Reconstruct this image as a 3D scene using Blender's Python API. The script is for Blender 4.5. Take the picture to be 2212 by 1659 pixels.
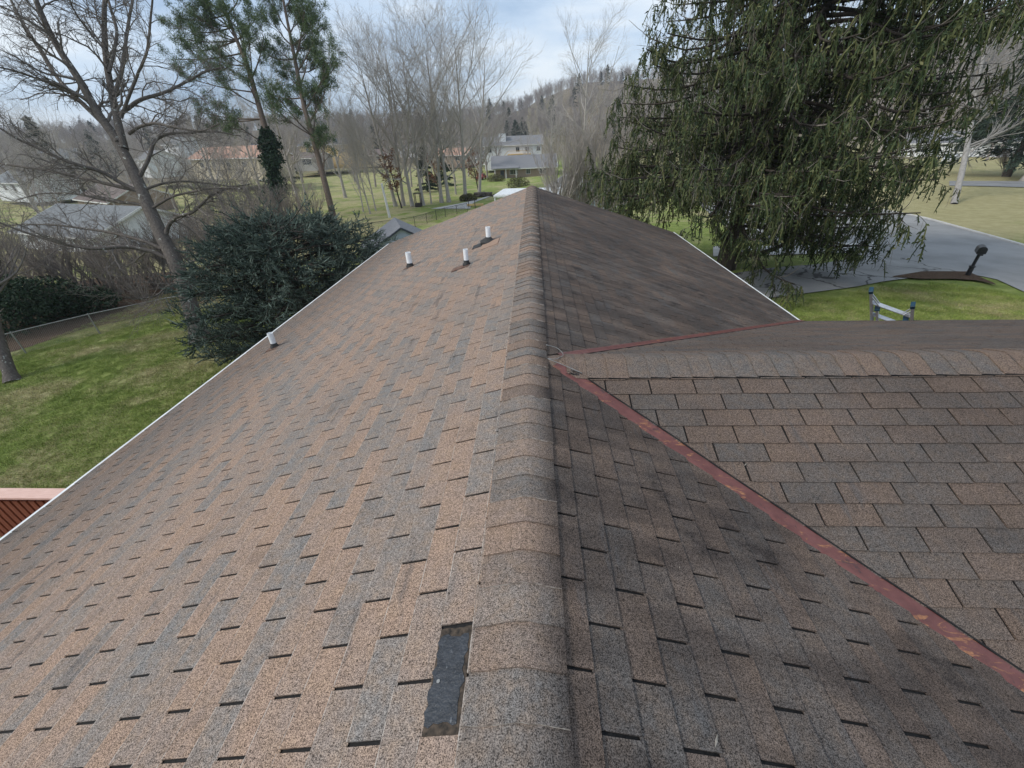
import bpy, math, random
import numpy as np
from mathutils import Matrix, Vector
random.seed(7); rng = np.random.default_rng(7)
sc = bpy.context.scene
for o in list(bpy.data.objects): bpy.data.objects.remove(o)
COL = sc.collection

# ------------------------------------------------------------------ camera
CP, CY, CR, CF = 0.55303, -0.0677, -0.04434, 403.69
CAM = np.array([0.0458, 0.0, 1.3913])
_f = np.array([math.sin(CY)*math.cos(CP), math.cos(CY)*math.cos(CP), -math.sin(CP)])
_r = np.array([math.cos(CY), -math.sin(CY), 0.0]); _u = np.cross(_r, _f)
RV = math.cos(CR)*_r + math.sin(CR)*_u; UV = -math.sin(CR)*_r + math.cos(CR)*_u; FV = _f
cd = bpy.data.cameras.new('camera'); cam = bpy.data.objects.new('camera', cd); COL.objects.link(cam)
cd.sensor_width = 36; cd.lens = 36*CF/1024; cd.clip_start = 0.05; cd.clip_end = 4000
cam.matrix_world = Matrix([[RV[0], UV[0], -FV[0], CAM[0]], [RV[1], UV[1], -FV[1], CAM[1]], [RV[2], UV[2], -FV[2], CAM[2]], [0, 0, 0, 1]])
sc.camera = cam

# ------------------------------------------------------------------ sky, sun, exposure
W = bpy.data.worlds.new('World'); sc.world = W; W.use_nodes = True
SUN_EL, SUN_AZ = math.radians(42), math.radians(248)       # azimuth clockwise from +Y: light comes from the left, a little behind
wt = W.node_tree; wt.nodes.clear()
def wn(t, **k):
    n = wt.nodes.new(t)
    for a, b in k.items(): setattr(n, a, b)
    return n
sky = wn('ShaderNodeTexSky', sky_type='NISHITA'); sky.sun_disc = False; sky.sun_elevation = SUN_EL; sky.sun_rotation = SUN_AZ
bg1 = wn('ShaderNodeBackground'); bg1.inputs[1].default_value = 0.10
wt.links.new(sky.outputs[0], bg1.inputs[0])
tc = wn('ShaderNodeTexCoord'); mp = wn('ShaderNodeMapping'); mp.inputs['Scale'].default_value = (1.0, 1.0, 3.6)
mp.inputs['Rotation'].default_value = (0.0, 0.06, 0.4)
wt.links.new(tc.outputs['Generated'], mp.inputs['Vector'])
n1 = wn('ShaderNodeTexNoise'); n1.inputs['Scale'].default_value = 2.3; n1.inputs['Detail'].default_value = 7; n1.inputs['Roughness'].default_value = 0.55
n1.inputs['Distortion'].default_value = 0.25
wt.links.new(mp.outputs[0], n1.inputs['Vector'])
cr = wn('ShaderNodeValToRGB')
cr.color_ramp.elements[0].position = 0.34; cr.color_ramp.elements[0].color = (0.235, 0.325, 0.455, 1)
cr.color_ramp.elements[1].position = 0.62; cr.color_ramp.elements[1].color = (0.56, 0.605, 0.65, 1)
e = cr.color_ramp.elements.new(0.48); e.color = (0.38, 0.465, 0.575, 1)
wt.links.new(n1.outputs['Fac'], cr.inputs[0])
bg2 = wn('ShaderNodeBackground'); bg2.inputs[1].default_value = 1.0
wt.links.new(cr.outputs[0], bg2.inputs[0])
mx = wn('ShaderNodeMixShader'); mx.inputs[0].default_value = 0.86
wt.links.new(bg1.outputs[0], mx.inputs[1]); wt.links.new(bg2.outputs[0], mx.inputs[2])
wo = wn('ShaderNodeOutputWorld'); wt.links.new(mx.outputs[0], wo.inputs['Surface'])
sd = bpy.data.lights.new('sun', 'SUN'); sd.energy = 1.5; sd.angle = math.radians(14); sd.color = (1.0, 0.95, 0.88)
sun = bpy.data.objects.new('sun', sd); COL.objects.link(sun)
sdir = Vector((math.sin(SUN_AZ)*math.cos(SUN_EL), math.cos(SUN_AZ)*math.cos(SUN_EL), math.sin(SUN_EL)))
sun.rotation_euler = sdir.to_track_quat('Z', 'Y').to_euler(); sun.location = sdir*50
sc.view_settings.view_transform = 'Standard'; sc.view_settings.look = 'None'
sc.view_settings.exposure = 0.75; sc.view_settings.gamma = 1.0; sc.view_settings.use_curve_mapping = False

# ------------------------------------------------------------------ helpers
K = 1024/2212.0
def at(x, y, d):
    """point at depth d along the line through a measured picture position"""
    return CAM + d*(FV + RV*((x*K-512)/CF) - UV*((y*K-384)/CF))
def tag(o, label=None, cat=None, group=None, kind=None):
    if label: o['label'] = label
    if cat: o['category'] = cat
    if group: o['group'] = group
    if kind: o['kind'] = kind
    return o
def empty(name, loc, label, cat, group=None, rz=0):
    o = bpy.data.objects.new(name, None); COL.objects.link(o); o.location = tuple(float(v) for v in loc); o.rotation_euler = (0, 0, rz)
    o.empty_display_size = 0.3
    return tag(o, label, cat, group)
def mesh_np(name, V, F, mat):
    """V (n,3); F list of arrays of faces (each array with a fixed number of corners)"""
    me = bpy.data.meshes.new(name); V = np.asarray(V, dtype=np.float32)
    F = [np.asarray(f, dtype=np.int32) for f in (F if isinstance(F, list) else [F]) if len(f)]
    me.vertices.add(len(V)); me.vertices.foreach_set('co', V.ravel())
    li = np.concatenate([f.ravel() for f in F]); tot = np.concatenate([np.full(len(f), f.shape[1], dtype=np.int32) for f in F])
    st = np.concatenate([[0], np.cumsum(tot)[:-1]]).astype(np.int32)
    me.loops.add(len(li)); me.loops.foreach_set('vertex_index', li)
    me.polygons.add(len(tot)); me.polygons.foreach_set('loop_start', st)
    me.update(calc_edges=True)
    if mat: me.materials.append(mat)
    return me
def obj(name, me, parent=None, loc=None):
    o = bpy.data.objects.new(name, me); COL.objects.link(o)
    if parent: o.parent = parent
    if loc is not None: o.location = tuple(float(v) for v in loc)
    return o
class MB:
    """collects faces of mixed size into one mesh"""
    def __init__(s): s.v = []; s.f = []
    def add(s, vs, fs):
        b = len(s.v); s.v += [tuple(float(c) for c in v) for v in vs]; s.f += [tuple(i+b for i in f) for f in fs]; return s
    def box(s, c, d, rz=0, M=None):
        x, y, z = [k/2 for k in d]; P = []
        for a in (-1, 1):
            for b in (-1, 1):
                for e_ in (-1, 1): P.append(Vector((a*x, b*y, e_*z)))
        R = M or Matrix.Rotation(rz, 3, 'Z')
        P = [R @ p + Vector(c) for p in P]
        return s.add(P, [(0, 1, 3, 2), (4, 6, 7, 5), (0, 4, 5, 1), (2, 3, 7, 6), (0, 2, 6, 4), (1, 5, 7, 3)])
    def beam(s, a, b, w, h, up=(0, 0, 1)):
        a = Vector(a); b = Vector(b); t = (b-a).normalized(); side = t.cross(Vector(up)).normalized(); u2 = side.cross(t)
        P = [q + side*(i*w/2) + u2*(j*h/2) for q in (a, b) for i in (-1, 1) for j in (-1, 1)]
        return s.add(P, [(0, 1, 3, 2), (4, 6, 7, 5), (0, 4, 5, 1), (2, 3, 7, 6), (0, 2, 6, 4), (1, 5, 7, 3)])
    def tube(s, pts, rs, n=10, cap=True):
        pts = [Vector(p) for p in pts]; b = []
        for i, p in enumerate(pts):
            t = (pts[min(i+1, len(pts)-1)] - pts[max(i-1, 0)]).normalized()
            rf = Vector((0.31, 0.95, 0.05)) if abs(t.y) < .8 else Vector((1, 0.1, 0))
            a = t.cross(rf).normalized(); c = t.cross(a)
            r = rs[i] if hasattr(rs, '__len__') else rs
            b += [p + a*(r*math.cos(2*math.pi*k/n)) + c*(r*math.sin(2*math.pi*k/n)) for k in range(n)]
        f = [(i*n+k, i*n+(k+1) % n, (i+1)*n+(k+1) % n, (i+1)*n+k) for i in range(len(pts)-1) for k in range(n)]
        if cap: f += [tuple(range(n))[::-1], tuple((len(pts)-1)*n+k for k in range(n))]
        return s.add(b, f)
    def quad(s, *p): return s.add(p, [tuple(range(len(p)))])
    def mesh(s, name, mat, smooth=False, bevel=0):
        me = bpy.data.meshes.new(name); me.from_pydata(s.v, [], s.f); me.materials.append(mat)
        me.update()
        if smooth:
            me.polygons.foreach_set('use_smooth', [True]*len(me.polygons))
        return me
    def build(s, name, mat, parent=None, smooth=False, bevel=0, loc=None):
        o = obj(name, s.mesh(name, mat, smooth), parent, loc)
        if bevel:
            m = o.modifiers.new('bevel', 'BEVEL'); m.width = bevel; m.segments = 2; m.limit_method = 'ANGLE'
        return o
def polytubes(P, R, n=3):
    """P (N,M,3) lines, R (N,M) radii -> V, quads"""
    N, M, _ = P.shape
    T = np.empty_like(P); T[:, 1:-1] = P[:, 2:]-P[:, :-2]; T[:, 0] = P[:, 1]-P[:, 0]; T[:, -1] = P[:, -1]-P[:, -2]
    T /= np.linalg.norm(T, axis=2, keepdims=True)+1e-9
    t0 = (P[:, -1]-P[:, 0]); t0 /= np.linalg.norm(t0, axis=1, keepdims=True)+1e-9
    ref = np.where(np.abs(t0[:, 2:3]) < .75, np.array([[0.1, 0.05, 1.0]]), np.array([[1.0, 0.2, 0.0]]))[:, None, :]
    A = np.cross(T, np.broadcast_to(ref, T.shape)); A /= np.linalg.norm(A, axis=2, keepdims=True)+1e-9
    B = np.cross(T, A)
    ang = np.arange(n)*2*math.pi/n
    V = P[:, :, None, :] + R[:, :, None, None]*(A[:, :, None, :]*np.cos(ang)[None, None, :, None] + B[:, :, None, :]*np.sin(ang)[None, None, :, None])
    idx = (np.arange(N*M*n).reshape(N, M, n))
    a = idx[:, :-1]; b = np.roll(idx, -1, axis=2)[:, :-1]; c = np.roll(idx, -1, axis=2)[:, 1:]; d = idx[:, 1:]
    return V.reshape(-1, 3), np.stack([a, b, c, d], -1).reshape(-1, 4)
def join(parts):
    V = []; F = []; o = 0
    for v, f in parts:
        V.append(v); F.append(f+o); o += len(v)
    return np.concatenate(V), np.concatenate(F)
def nrm(v): return v/(np.linalg.norm(v, axis=-1, keepdims=True)+1e-9)
def grow(P, R, k, t0, t1, L, ang, M=5, wob=.15, up=0., rs=.55, tip=.25, Lt=.5, flat=0., rmin=.002):
    """children on every parent line: vectorised branching"""
    N, m, _ = P.shape
    t = np.repeat(np.arange(k)[None], N, 0)+rng.random((N, k)); t = t0+(t1-t0)*t/k; t = t.ravel()
    pi = np.repeat(np.arange(N), k); s = t*(m-1); i = np.clip(s.astype(int), 0, m-2); fr = (s-i)[:, None]
    base = P[pi, i]*(1-fr)+P[pi, i+1]*fr; rad = (R[pi, i]*(1-fr[:, 0])+R[pi, i+1]*fr[:, 0])
    tan = nrm(P[pi, i+1]-P[pi, i])
    rv = rng.normal(size=tan.shape); rv[:, 2] *= (1-flat)
    perp = nrm(rv-tan*np.sum(rv*tan, 1, keepdims=True))
    a = ang*(.7+.6*rng.random(len(t)))[:, None]
    d = nrm(tan*np.cos(a)+perp*np.sin(a))
    plen = np.linalg.norm(np.diff(P, axis=1), axis=2).sum(1)[pi]
    ln = (L*plen if L < 0 else np.full(len(t), L))
    ln = np.abs(ln)*(1-Lt*t)*(.6+.8*rng.random(len(t)))
    C = np.empty((len(t), M, 3)); C[:, 0] = base
    for j in range(1, M):
        d = nrm(d+rng.normal(size=d.shape)*wob+np.array([0, 0, up]))
        C[:, j] = C[:, j-1]+d*(ln/(M-1))[:, None]
    r0 = np.maximum(rad*rs, rmin)
    CR_ = r0[:, None]*(1-(1-tip)*np.linspace(0, 1, M))[None]
    return C, CR_
def blades(L, w):
    """one flat pointed sprig per 2-point line"""
    a, b = L[:, 0], L[:, 1]; s_ = nrm(np.cross(b-a, rng.normal(size=a.shape)))*np.asarray(w).reshape(-1, 1); m = a*.55+b*.45
    return np.stack([a, m+s_, b, m-s_], 1).reshape(-1, 3), np.arange(4*len(a)).reshape(-1, 4)
def resample(pts, M):
    pts = np.array(pts, float); s = np.concatenate([[0], np.cumsum(np.linalg.norm(np.diff(pts, axis=0), axis=1))]); q = np.linspace(0, s[-1], M)
    return np.stack([np.interp(q, s, pts[:, i]) for i in range(3)], 1)
def smooth_line(pts, M):
    p = resample(pts, M)
    for _ in range(2): p[1:-1] = .25*p[:-2]+.5*p[1:-1]+.25*p[2:]
    return p
def smoothstep(a, b, x): t = np.clip((x-a)/(b-a), 0, 1); return t*t*(3-2*t)

# ------------------------------------------------------------------ materials
def mat(name, col=(.5, .5, .5), rough=.8, metal=0., spec=.3):
    m = bpy.data.materials.new(name); m.use_nodes = True; b = m.node_tree.nodes['Principled BSDF']
    b.inputs['Base Color'].default_value = (*col, 1); b.inputs['Roughness'].default_value = rough; b.inputs['Metallic'].default_value = metal
    b.inputs['Specular IOR Level'].default_value = spec
    return m
class G:
    """small node-graph writer for one material"""
    def __init__(s, name, rough=.85, spec=.25, metal=0):
        s.m = mat(name, rough=rough, spec=spec, metal=metal); s.t = s.m.node_tree; s.b = s.t.nodes['Principled BSDF']
    def n(s, ty, **k):
        n = s.t.nodes.new(ty)
        for a, b in k.items(): setattr(n, a, b)
        return n
    def l(s, a, b): s.t.links.new(a, b)
    def pos(s):
        if not hasattr(s, '_p'): s._p = s.n('ShaderNodeNewGeometry').outputs['Position']
        return s._p
    def local(s): return s.n('ShaderNodeTexCoord').outputs['Object']
    def island(s): return s.n('ShaderNodeNewGeometry').outputs['Random Per Island']
    def scale(s, v, sx, sy, sz, rz=0):
        m = s.n('ShaderNodeMapping'); m.inputs['Scale'].default_value = (sx, sy, sz); m.inputs['Rotation'].default_value = (0, 0, rz); s.l(v, m.inputs[0]); return m.outputs[0]
    def noise(s, v, sc_, det=3, rough=.55, dist=0):
        n = s.n('ShaderNodeTexNoise'); n.inputs['Scale'].default_value = sc_; n.inputs['Detail'].default_value = det
        n.inputs['Roughness'].default_value = rough; n.inputs['Distortion'].default_value = dist; s.l(v, n.inputs['Vector']); return n.outputs['Fac']
    def math(s, op, a, b=None, c=None, clamp=False):
        n = s.n('ShaderNodeMath', operation=op); n.use_clamp = clamp
        for i, x in enumerate((a, b, c)):
            if x is None: continue
            if isinstance(x, (int, float)): n.inputs[i].default_value = x
            else: s.l(x, n.inputs[i])
        return n.outputs[0]
    def maprange(s, x, a, b, c=0., d=1., smooth=True):
        n = s.n('ShaderNodeMapRange'); n.interpolation_type = 'SMOOTHSTEP' if smooth else 'LINEAR'
        s.l(x, n.inputs[0])
        for i, v in zip((1, 2, 3, 4), (a, b, c, d)): n.inputs[i].default_value = v
        return n.outputs[0]
    def ramp(s, x, els, const=False):
        n = s.n('ShaderNodeValToRGB'); r = n.color_ramp
        if const: r.interpolation = 'CONSTANT'
        while len(r.elements) < len(els): r.elements.new(.5)
        for el, (p, c) in zip(r.elements, els): el.position = p; el.color = (*c, 1)
        s.l(x, n.inputs[0]); return n.outputs[0]
    def mix(s, f, a, b, mode='MIX'):
        n = s.n('ShaderNodeMix', data_type='RGBA', blend_type=mode)
        for i, x in ((0, f), (6, a), (7, b)):
            if isinstance(x, (int, float)): n.inputs[i].default_value = x
            elif isinstance(x, tuple): n.inputs[i].default_value = (*x, 1)
            else: s.l(x, n.inputs[i])
        return n.outputs[2]
    def gray(s, x):
        n = s.n('ShaderNodeCombineColor'); [s.l(x, n.inputs[i]) for i in range(3)]; return n.outputs[0]
    def sep(s, v):
        n = s.n('ShaderNodeSeparateXYZ'); s.l(v, n.inputs[0]); return n.outputs
    def bump(s, h, strength=.4, dist=.01):
        n = s.n('ShaderNodeBump'); n.inputs['Strength'].default_value = strength; n.inputs['Distance'].default_value = dist; s.l(h, n.inputs['Height']); s.l(n.outputs[0], s.b.inputs['Normal'])
    def col(s, c): s.l(c, s.b.inputs['Base Color']); return s.m

def shingle_mat(name, pal, cap=False):
    g = G(name, rough=.93, spec=.15); P = g.pos(); X, Y, Z = g.sep(P)
    ta = g.n('ShaderNodeAttribute', attribute_name='tint'); tb = g.n('ShaderNodeAttribute', attribute_name='tint', attribute_type='OBJECT')
    t = g.math('ADD', ta.outputs['Fac'], tb.outputs['Fac'])
    big = g.noise(g.scale(P, 1.0, 1.0, 1.0), 3.2, 3)
    tt = g.math('ADD', g.math('MULTIPLY', t, .44), g.math('ADD', g.math('MULTIPLY', big, .42), g.math('MULTIPLY', g.noise(g.scale(P, 6.5, .8, 2.0), 1.0, 5, .65), .46)))
    c = g.ramp(g.math('SUBTRACT', tt, .16), pal)
    # mottling inside a tab
    mot = g.noise(P, 17, 4, .6)
    c = g.mix(g.maprange(mot, .38, .7, 0, .38), c, (.30, .205, .135))
    # down-slope streaks of algae: separate x (main slopes run along x) and y (cross slopes run along y)
    st = g.noise(g.scale(P, .9, 7.0, .9), 1.0, 4, .6)
    st2 = g.noise(g.scale(P, .5, .5, .5), 1.3, 4, .65, .4)
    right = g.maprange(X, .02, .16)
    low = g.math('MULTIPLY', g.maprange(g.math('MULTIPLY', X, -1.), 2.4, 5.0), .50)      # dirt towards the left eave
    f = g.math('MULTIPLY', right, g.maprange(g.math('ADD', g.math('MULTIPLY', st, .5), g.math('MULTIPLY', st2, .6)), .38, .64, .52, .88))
    # a heavy black band runs down the right slope beyond the cross gable
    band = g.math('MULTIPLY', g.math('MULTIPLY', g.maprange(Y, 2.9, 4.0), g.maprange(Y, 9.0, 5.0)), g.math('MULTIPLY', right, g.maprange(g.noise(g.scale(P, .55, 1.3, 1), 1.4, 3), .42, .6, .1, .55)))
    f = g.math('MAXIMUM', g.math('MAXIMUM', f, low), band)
    f = g.math('ADD', f, g.maprange(g.noise(g.scale(P, 1.2, 1.2, 1.2), 1.7, 4, .7), .56, .75, 0, .30), clamp=True)
    cl = g.n('ShaderNodeAttribute', attribute_name='clean', attribute_type='OBJECT')
    wing = g.maprange(g.math('SUBTRACT', g.math('MULTIPLY', X, .9), g.math('ABSOLUTE', g.math('SUBTRACT', Y, 2.669))), .00, .12)
    fw = g.maprange(g.math('ADD', g.math('MULTIPLY', st, .4), g.math('MULTIPLY', st2, .6)), .35, .70, .60, .80)
    f = g.math('ADD', g.math('MULTIPLY', f, g.math('SUBTRACT', 1.0, wing)), g.math('MULTIPLY', fw, wing))
    di = g.n('ShaderNodeAttribute', attribute_name='dirt', attribute_type='OBJECT')
    f = g.math('ADD', g.math('MULTIPLY', f, g.math('SUBTRACT', 1.0, cl.outputs['Fac'])), di.outputs['Fac'], clamp=True)
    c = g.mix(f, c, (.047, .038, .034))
    sm = g.noise(g.scale(P, 10, 1.7, 4), 1.0, 4, .6)
    c = g.mix(g.maprange(sm, .60, .72, 0, .55), c, (.085, .082, .082))
    # granules
    gr = g.noise(P, 280, 1, .5); gr2 = g.noise(P, 95, 3, .7)
    k = g.math('ADD', g.maprange(gr, .34, .66, .36, 1.66, False), g.maprange(gr2, .3, .7, -.36, .36, False))
    c = g.mix(1.0, c, g.gray(k), 'MULTIPLY')
    g.bump(g.math('ADD', gr, g.math('MULTIPLY', gr2, .8)), .55, .004)
    return g.col(c)
PAL = [(0.0, (.148, .143, .138)), (.26, (.188, .175, .163)), (.42, (.225, .188, .162)), (.56, (.258, .195, .158)), (.76, (.298, .206, .152)), (.97, (.208, .184, .165))]
M = {}
M['shingle'] = shingle_mat('asphalt shingle', PAL)
g = G('worn shingle edge', rough=.9); P_ = g.pos()
M['edge'] = g.col(g.mix(g.maprange(g.noise(P_, 22, 4, .7), .42, .56), (.20, .160, .132), g.ramp(g.noise(P_, 300, 2), [(.35, (.30, .25, .21)), (.65, (.52, .47, .42))])))
M['tar'] = None
g = G('tar paper with slot shade', rough=.75, spec=.3); P_ = g.pos(); g.bump(g.noise(P_, 120, 3), .5, .004)
M['under'] = g.col(g.ramp(g.noise(P_, 60, 3), [(.3, (.006, .006, .007)), (.8, (.018, .017, .016))]))  # underlay kept near black: shade in the tab slots is put into its colour
g = G('worn bare tar', rough=.55, spec=.5); P_ = g.pos(); g.bump(g.noise(P_, 90, 4), .9, .005)
M['bare'] = g.col(g.mix(g.maprange(g.noise(g.scale(P_, 3, 1, 1), 26, 3, .6), .62, .72, 0, .5), g.ramp(g.noise(P_, 40, 4), [(.3, (.012, .015, .020)), (.75, (.040, .046, .056))]), (.30, .32, .34)))
g = G('worn brown underlay', rough=.9); P_ = g.pos(); M['wornedge'] = g.col(g.ramp(g.noise(P_, 60, 4), [(.3, (.02, .018, .016)), (.7, (.10, .075, .055))]))
g = G('rusted painted flashing', rough=.5, spec=.45); P_ = g.pos()
r1_ = g.noise(g.scale(P_, 1.0, 4, 1, math.radians(42)), 4.5, 8, .75, .8); r2_ = g.noise(P_, 9, 5, .7)
c_ = g.mix(g.maprange(r2_, .3, .75), (.11, .036, .030), (.17, .062, .052))
c_ = g.mix(g.maprange(r1_, .575, .61), c_, g.ramp(g.noise(P_, 50, 3), [(.3, (.20, .08, .04)), (.7, (.38, .17, .075))]))
c_ = g.mix(g.maprange(g.noise(P_, 14, 5, .7, .6), .60, .66, 0, .8), c_, (.06, .03, .028))
g.bump(r1_, .4, .006); M['flash'] = g.col(c_)
def plain(name, c1, c2, sc_=8, rough=.7, spec=.3, metal=0, bump=0, st=(1, 1, 1)):
    g = G(name, rough=rough, spec=spec, metal=metal); p = g.local(); n = g.noise(g.scale(p, *st), sc_, 4, .6)
    if bump: g.bump(n, .5, bump)
    return g.col(g.ramp(n, [(.3, c1), (.7, c2)]))
M['gutter'] = plain('white aluminium', (.55, .56, .55), (.78, .79, .78), 5, .45)
M['pvc'] = plain('white plastic pipe', (.72, .74, .76), (.86, .87, .88), 9, .4)
M['rubber'] = plain('black rubber boot', (.02, .02, .022), (.05, .048, .045), 20, .7)
M['rustflange'] = plain('rusty flange', (.10, .045, .03), (.18, .12, .09), 20, .8)
M['newshingle'] = plain('new tan shingle', (.26, .175, .125), (.32, .215, .155), 260, .9)
M['soffit'] = plain('painted wood trim', (.62, .62, .6), (.75, .75, .73), 6, .6)
M['brickwall'] = plain('red brick wall', (.22, .09, .06), (.30, .14, .10), 14, .9)
M['deckcap'] = plain('pink painted rail', (.58, .36, .29), (.72, .49, .41), 7, .6, st=(1, 12, 12), bump=.002)
M['deckred'] = plain('red brown stain', (.14, .042, .020), (.25, .085, .042), 9, .7, st=(8, 8, 1), bump=.002)
M['alu'] = plain('ladder aluminium', (.42, .43, .44), (.62, .63, .64), 30, .38, .5, .55)
M['blue'] = plain('dark blue plastic', (.006, .028, .048), (.012, .05, .08), 20, .45)
M['black'] = plain('black painted metal', (.012, .012, .013), (.03, .03, .032), 20, .4)
M['galv'] = plain('galvanised steel', (.20, .20, .19), (.36, .36, .35), 20, .5, .4, .4)
M['white'] = plain('white siding', (.62, .64, .66), (.78, .79, .80), 3, .7)
M['cream'] = plain('cream wall', (.50, .43, .31), (.62, .54, .40), 3, .8)
M['yellow'] = plain('yellow wall', (.52, .37, .17), (.62, .46, .23), 3, .8)
M['bluegray'] = plain('blue grey siding', (.28, .33, .38), (.36, .41, .46), 3, .7)
M['shedblue'] = plain('light blue siding', (.42, .48, .55), (.52, .58, .64), 3, .7)
M['bark_gray_wall'] = plain('grey wall', (.26, .25, .24), (.36, .35, .33), 3, .8)
M['brick2'] = plain('pale brick', (.26, .19, .14), (.36, .28, .22), 9, .9)
M['roofgray'] = plain('grey shingle roof', (.15, .15, .155), (.25, .25, .26), 12, .9)
M['roofpale'] = plain('pale weathered roof', (.13, .137, .14), (.21, .22, .222), 3, .85)
M['roofdark'] = plain('dark roof', (.05, .06, .075), (.10, .11, .13), 8, .9)
M['roofbrown'] = plain('brown roof', (.13, .10, .09), (.20, .16, .14), 8, .9)
M['roofsalmon'] = plain('salmon roof', (.42, .24, .17), (.52, .32, .24), 6, .9)
M['glass'] = mat('window glass', (.03, .04, .05), .08, 0, .8)
M['trim'] = M['soffit']
M['timber'] = plain('yellow deck timber', (.50, .33, .14), (.62, .44, .20), 9, .7)
M['pole'] = plain('weathered pale pole', (.50, .50, .48), (.66, .66, .64), 8, .7, st=(1, 1, .2))
M['carpaint'] = mat('white car paint', (.7, .71, .72), .25, 0, .6); M['redpaint'] = mat('dark red car paint', (.25, .02, .02), .25, 0, .6)
M['tyre'] = mat('tyre rubber', (.02, .02, .02), .8)

def bark(name, c1, c2, c3=None, sc_=6, thr=.62, bump=.02):
    g = G(name, rough=.92, spec=.15); p = g.local(); a = g.noise(g.scale(p, 3, 3, .6), sc_, 5, .65)
    c = g.ramp(a, [(.3, c1), (.7, c2)])
    if c3: c = g.mix(g.maprange(g.noise(p, sc_*.8, 4, .6), thr, thr+.05, 0, .85), c, c3)
    g.bump(a, .7, bump); return g.col(c)
M['bark_maple'] = bark('grey brown bark with lichen', (.060, .050, .044), (.155, .135, .118), (.42, .43, .39))
M['twig_dark'] = bark('dark twigs', (.11, .095, .085), (.22, .195, .175))
M['bark_pale'] = bark('pale grey bark', (.27, .245, .22), (.48, .44, .40), None, 3)
M['twig_pale'] = bark('pale grey brown twigs', (.34, .305, .275), (.50, .455, .415))
M['twig_far'] = bark('far grey brown twigs', (.24, .21, .19), (.36, .32, .295))  # lightened: part of the distance haze is put into this colour
M['bark_white'] = bark('whitish bark', (.22, .21, .195), (.36, .34, .32), (.14, .12, .10), 3)
M['bark_pine'] = bark('pine bark', (.075, .055, .042), (.16, .125, .10))
M['bark_spruce'] = bark('spruce bark', (.035, .030, .026), (.085, .072, .060))
M['twig_tan'] = bark('bare tan spruce twig', (.16, .14, .115), (.32, .29, .25))
M['twig_brush'] = bark('brush twigs', (.19, .16, .135), (.34, .29, .25))
def leafmat(name, els, rough=.75):
    g = G(name, rough=rough, spec=.25); i = g.island(); n = g.noise(g.local(), 1.3, 3)
    v = g.math('ADD', g.math('MULTIPLY', i, .7), g.math('MULTIPLY', n, .5)); return g.col(g.ramp(g.math('SUBTRACT', v, .1), els))
M['norway'] = leafmat('spruce needles', [(0, (.020, .036, .017)), (.35, (.046, .068, .028)), (.7, (.092, .108, .042)), (1, (.19, .175, .08))])
M['bluespruce'] = leafmat('blue green needles', [(0, (.022, .038, .030)), (.5, (.055, .082, .064)), (1, (.16, .20, .165))])
M['pine'] = leafmat('pine needles', [(0, (.035, .065, .028)), (.55, (.085, .130, .052)), (.9, (.15, .18, .07)), (1, (.36, .29, .10))])
M['ivy'] = leafmat('dark evergreen leaves', [(0, (.010, .022, .010)), (.6, (.022, .045, .022)), (1, (.045, .075, .035))])
M['brownleaf'] = leafmat('dead oak leaves', [(0, (.10, .04, .02)), (1, (.26, .12, .06))])
M['hemlock'] = leafmat('far dark evergreen', [(0, (.014, .026, .018)), (1, (.045, .065, .040))])
M['olive'] = leafmat('olive shrub leaves', [(0, (.05, .055, .02)), (1, (.14, .13, .05))])

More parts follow.
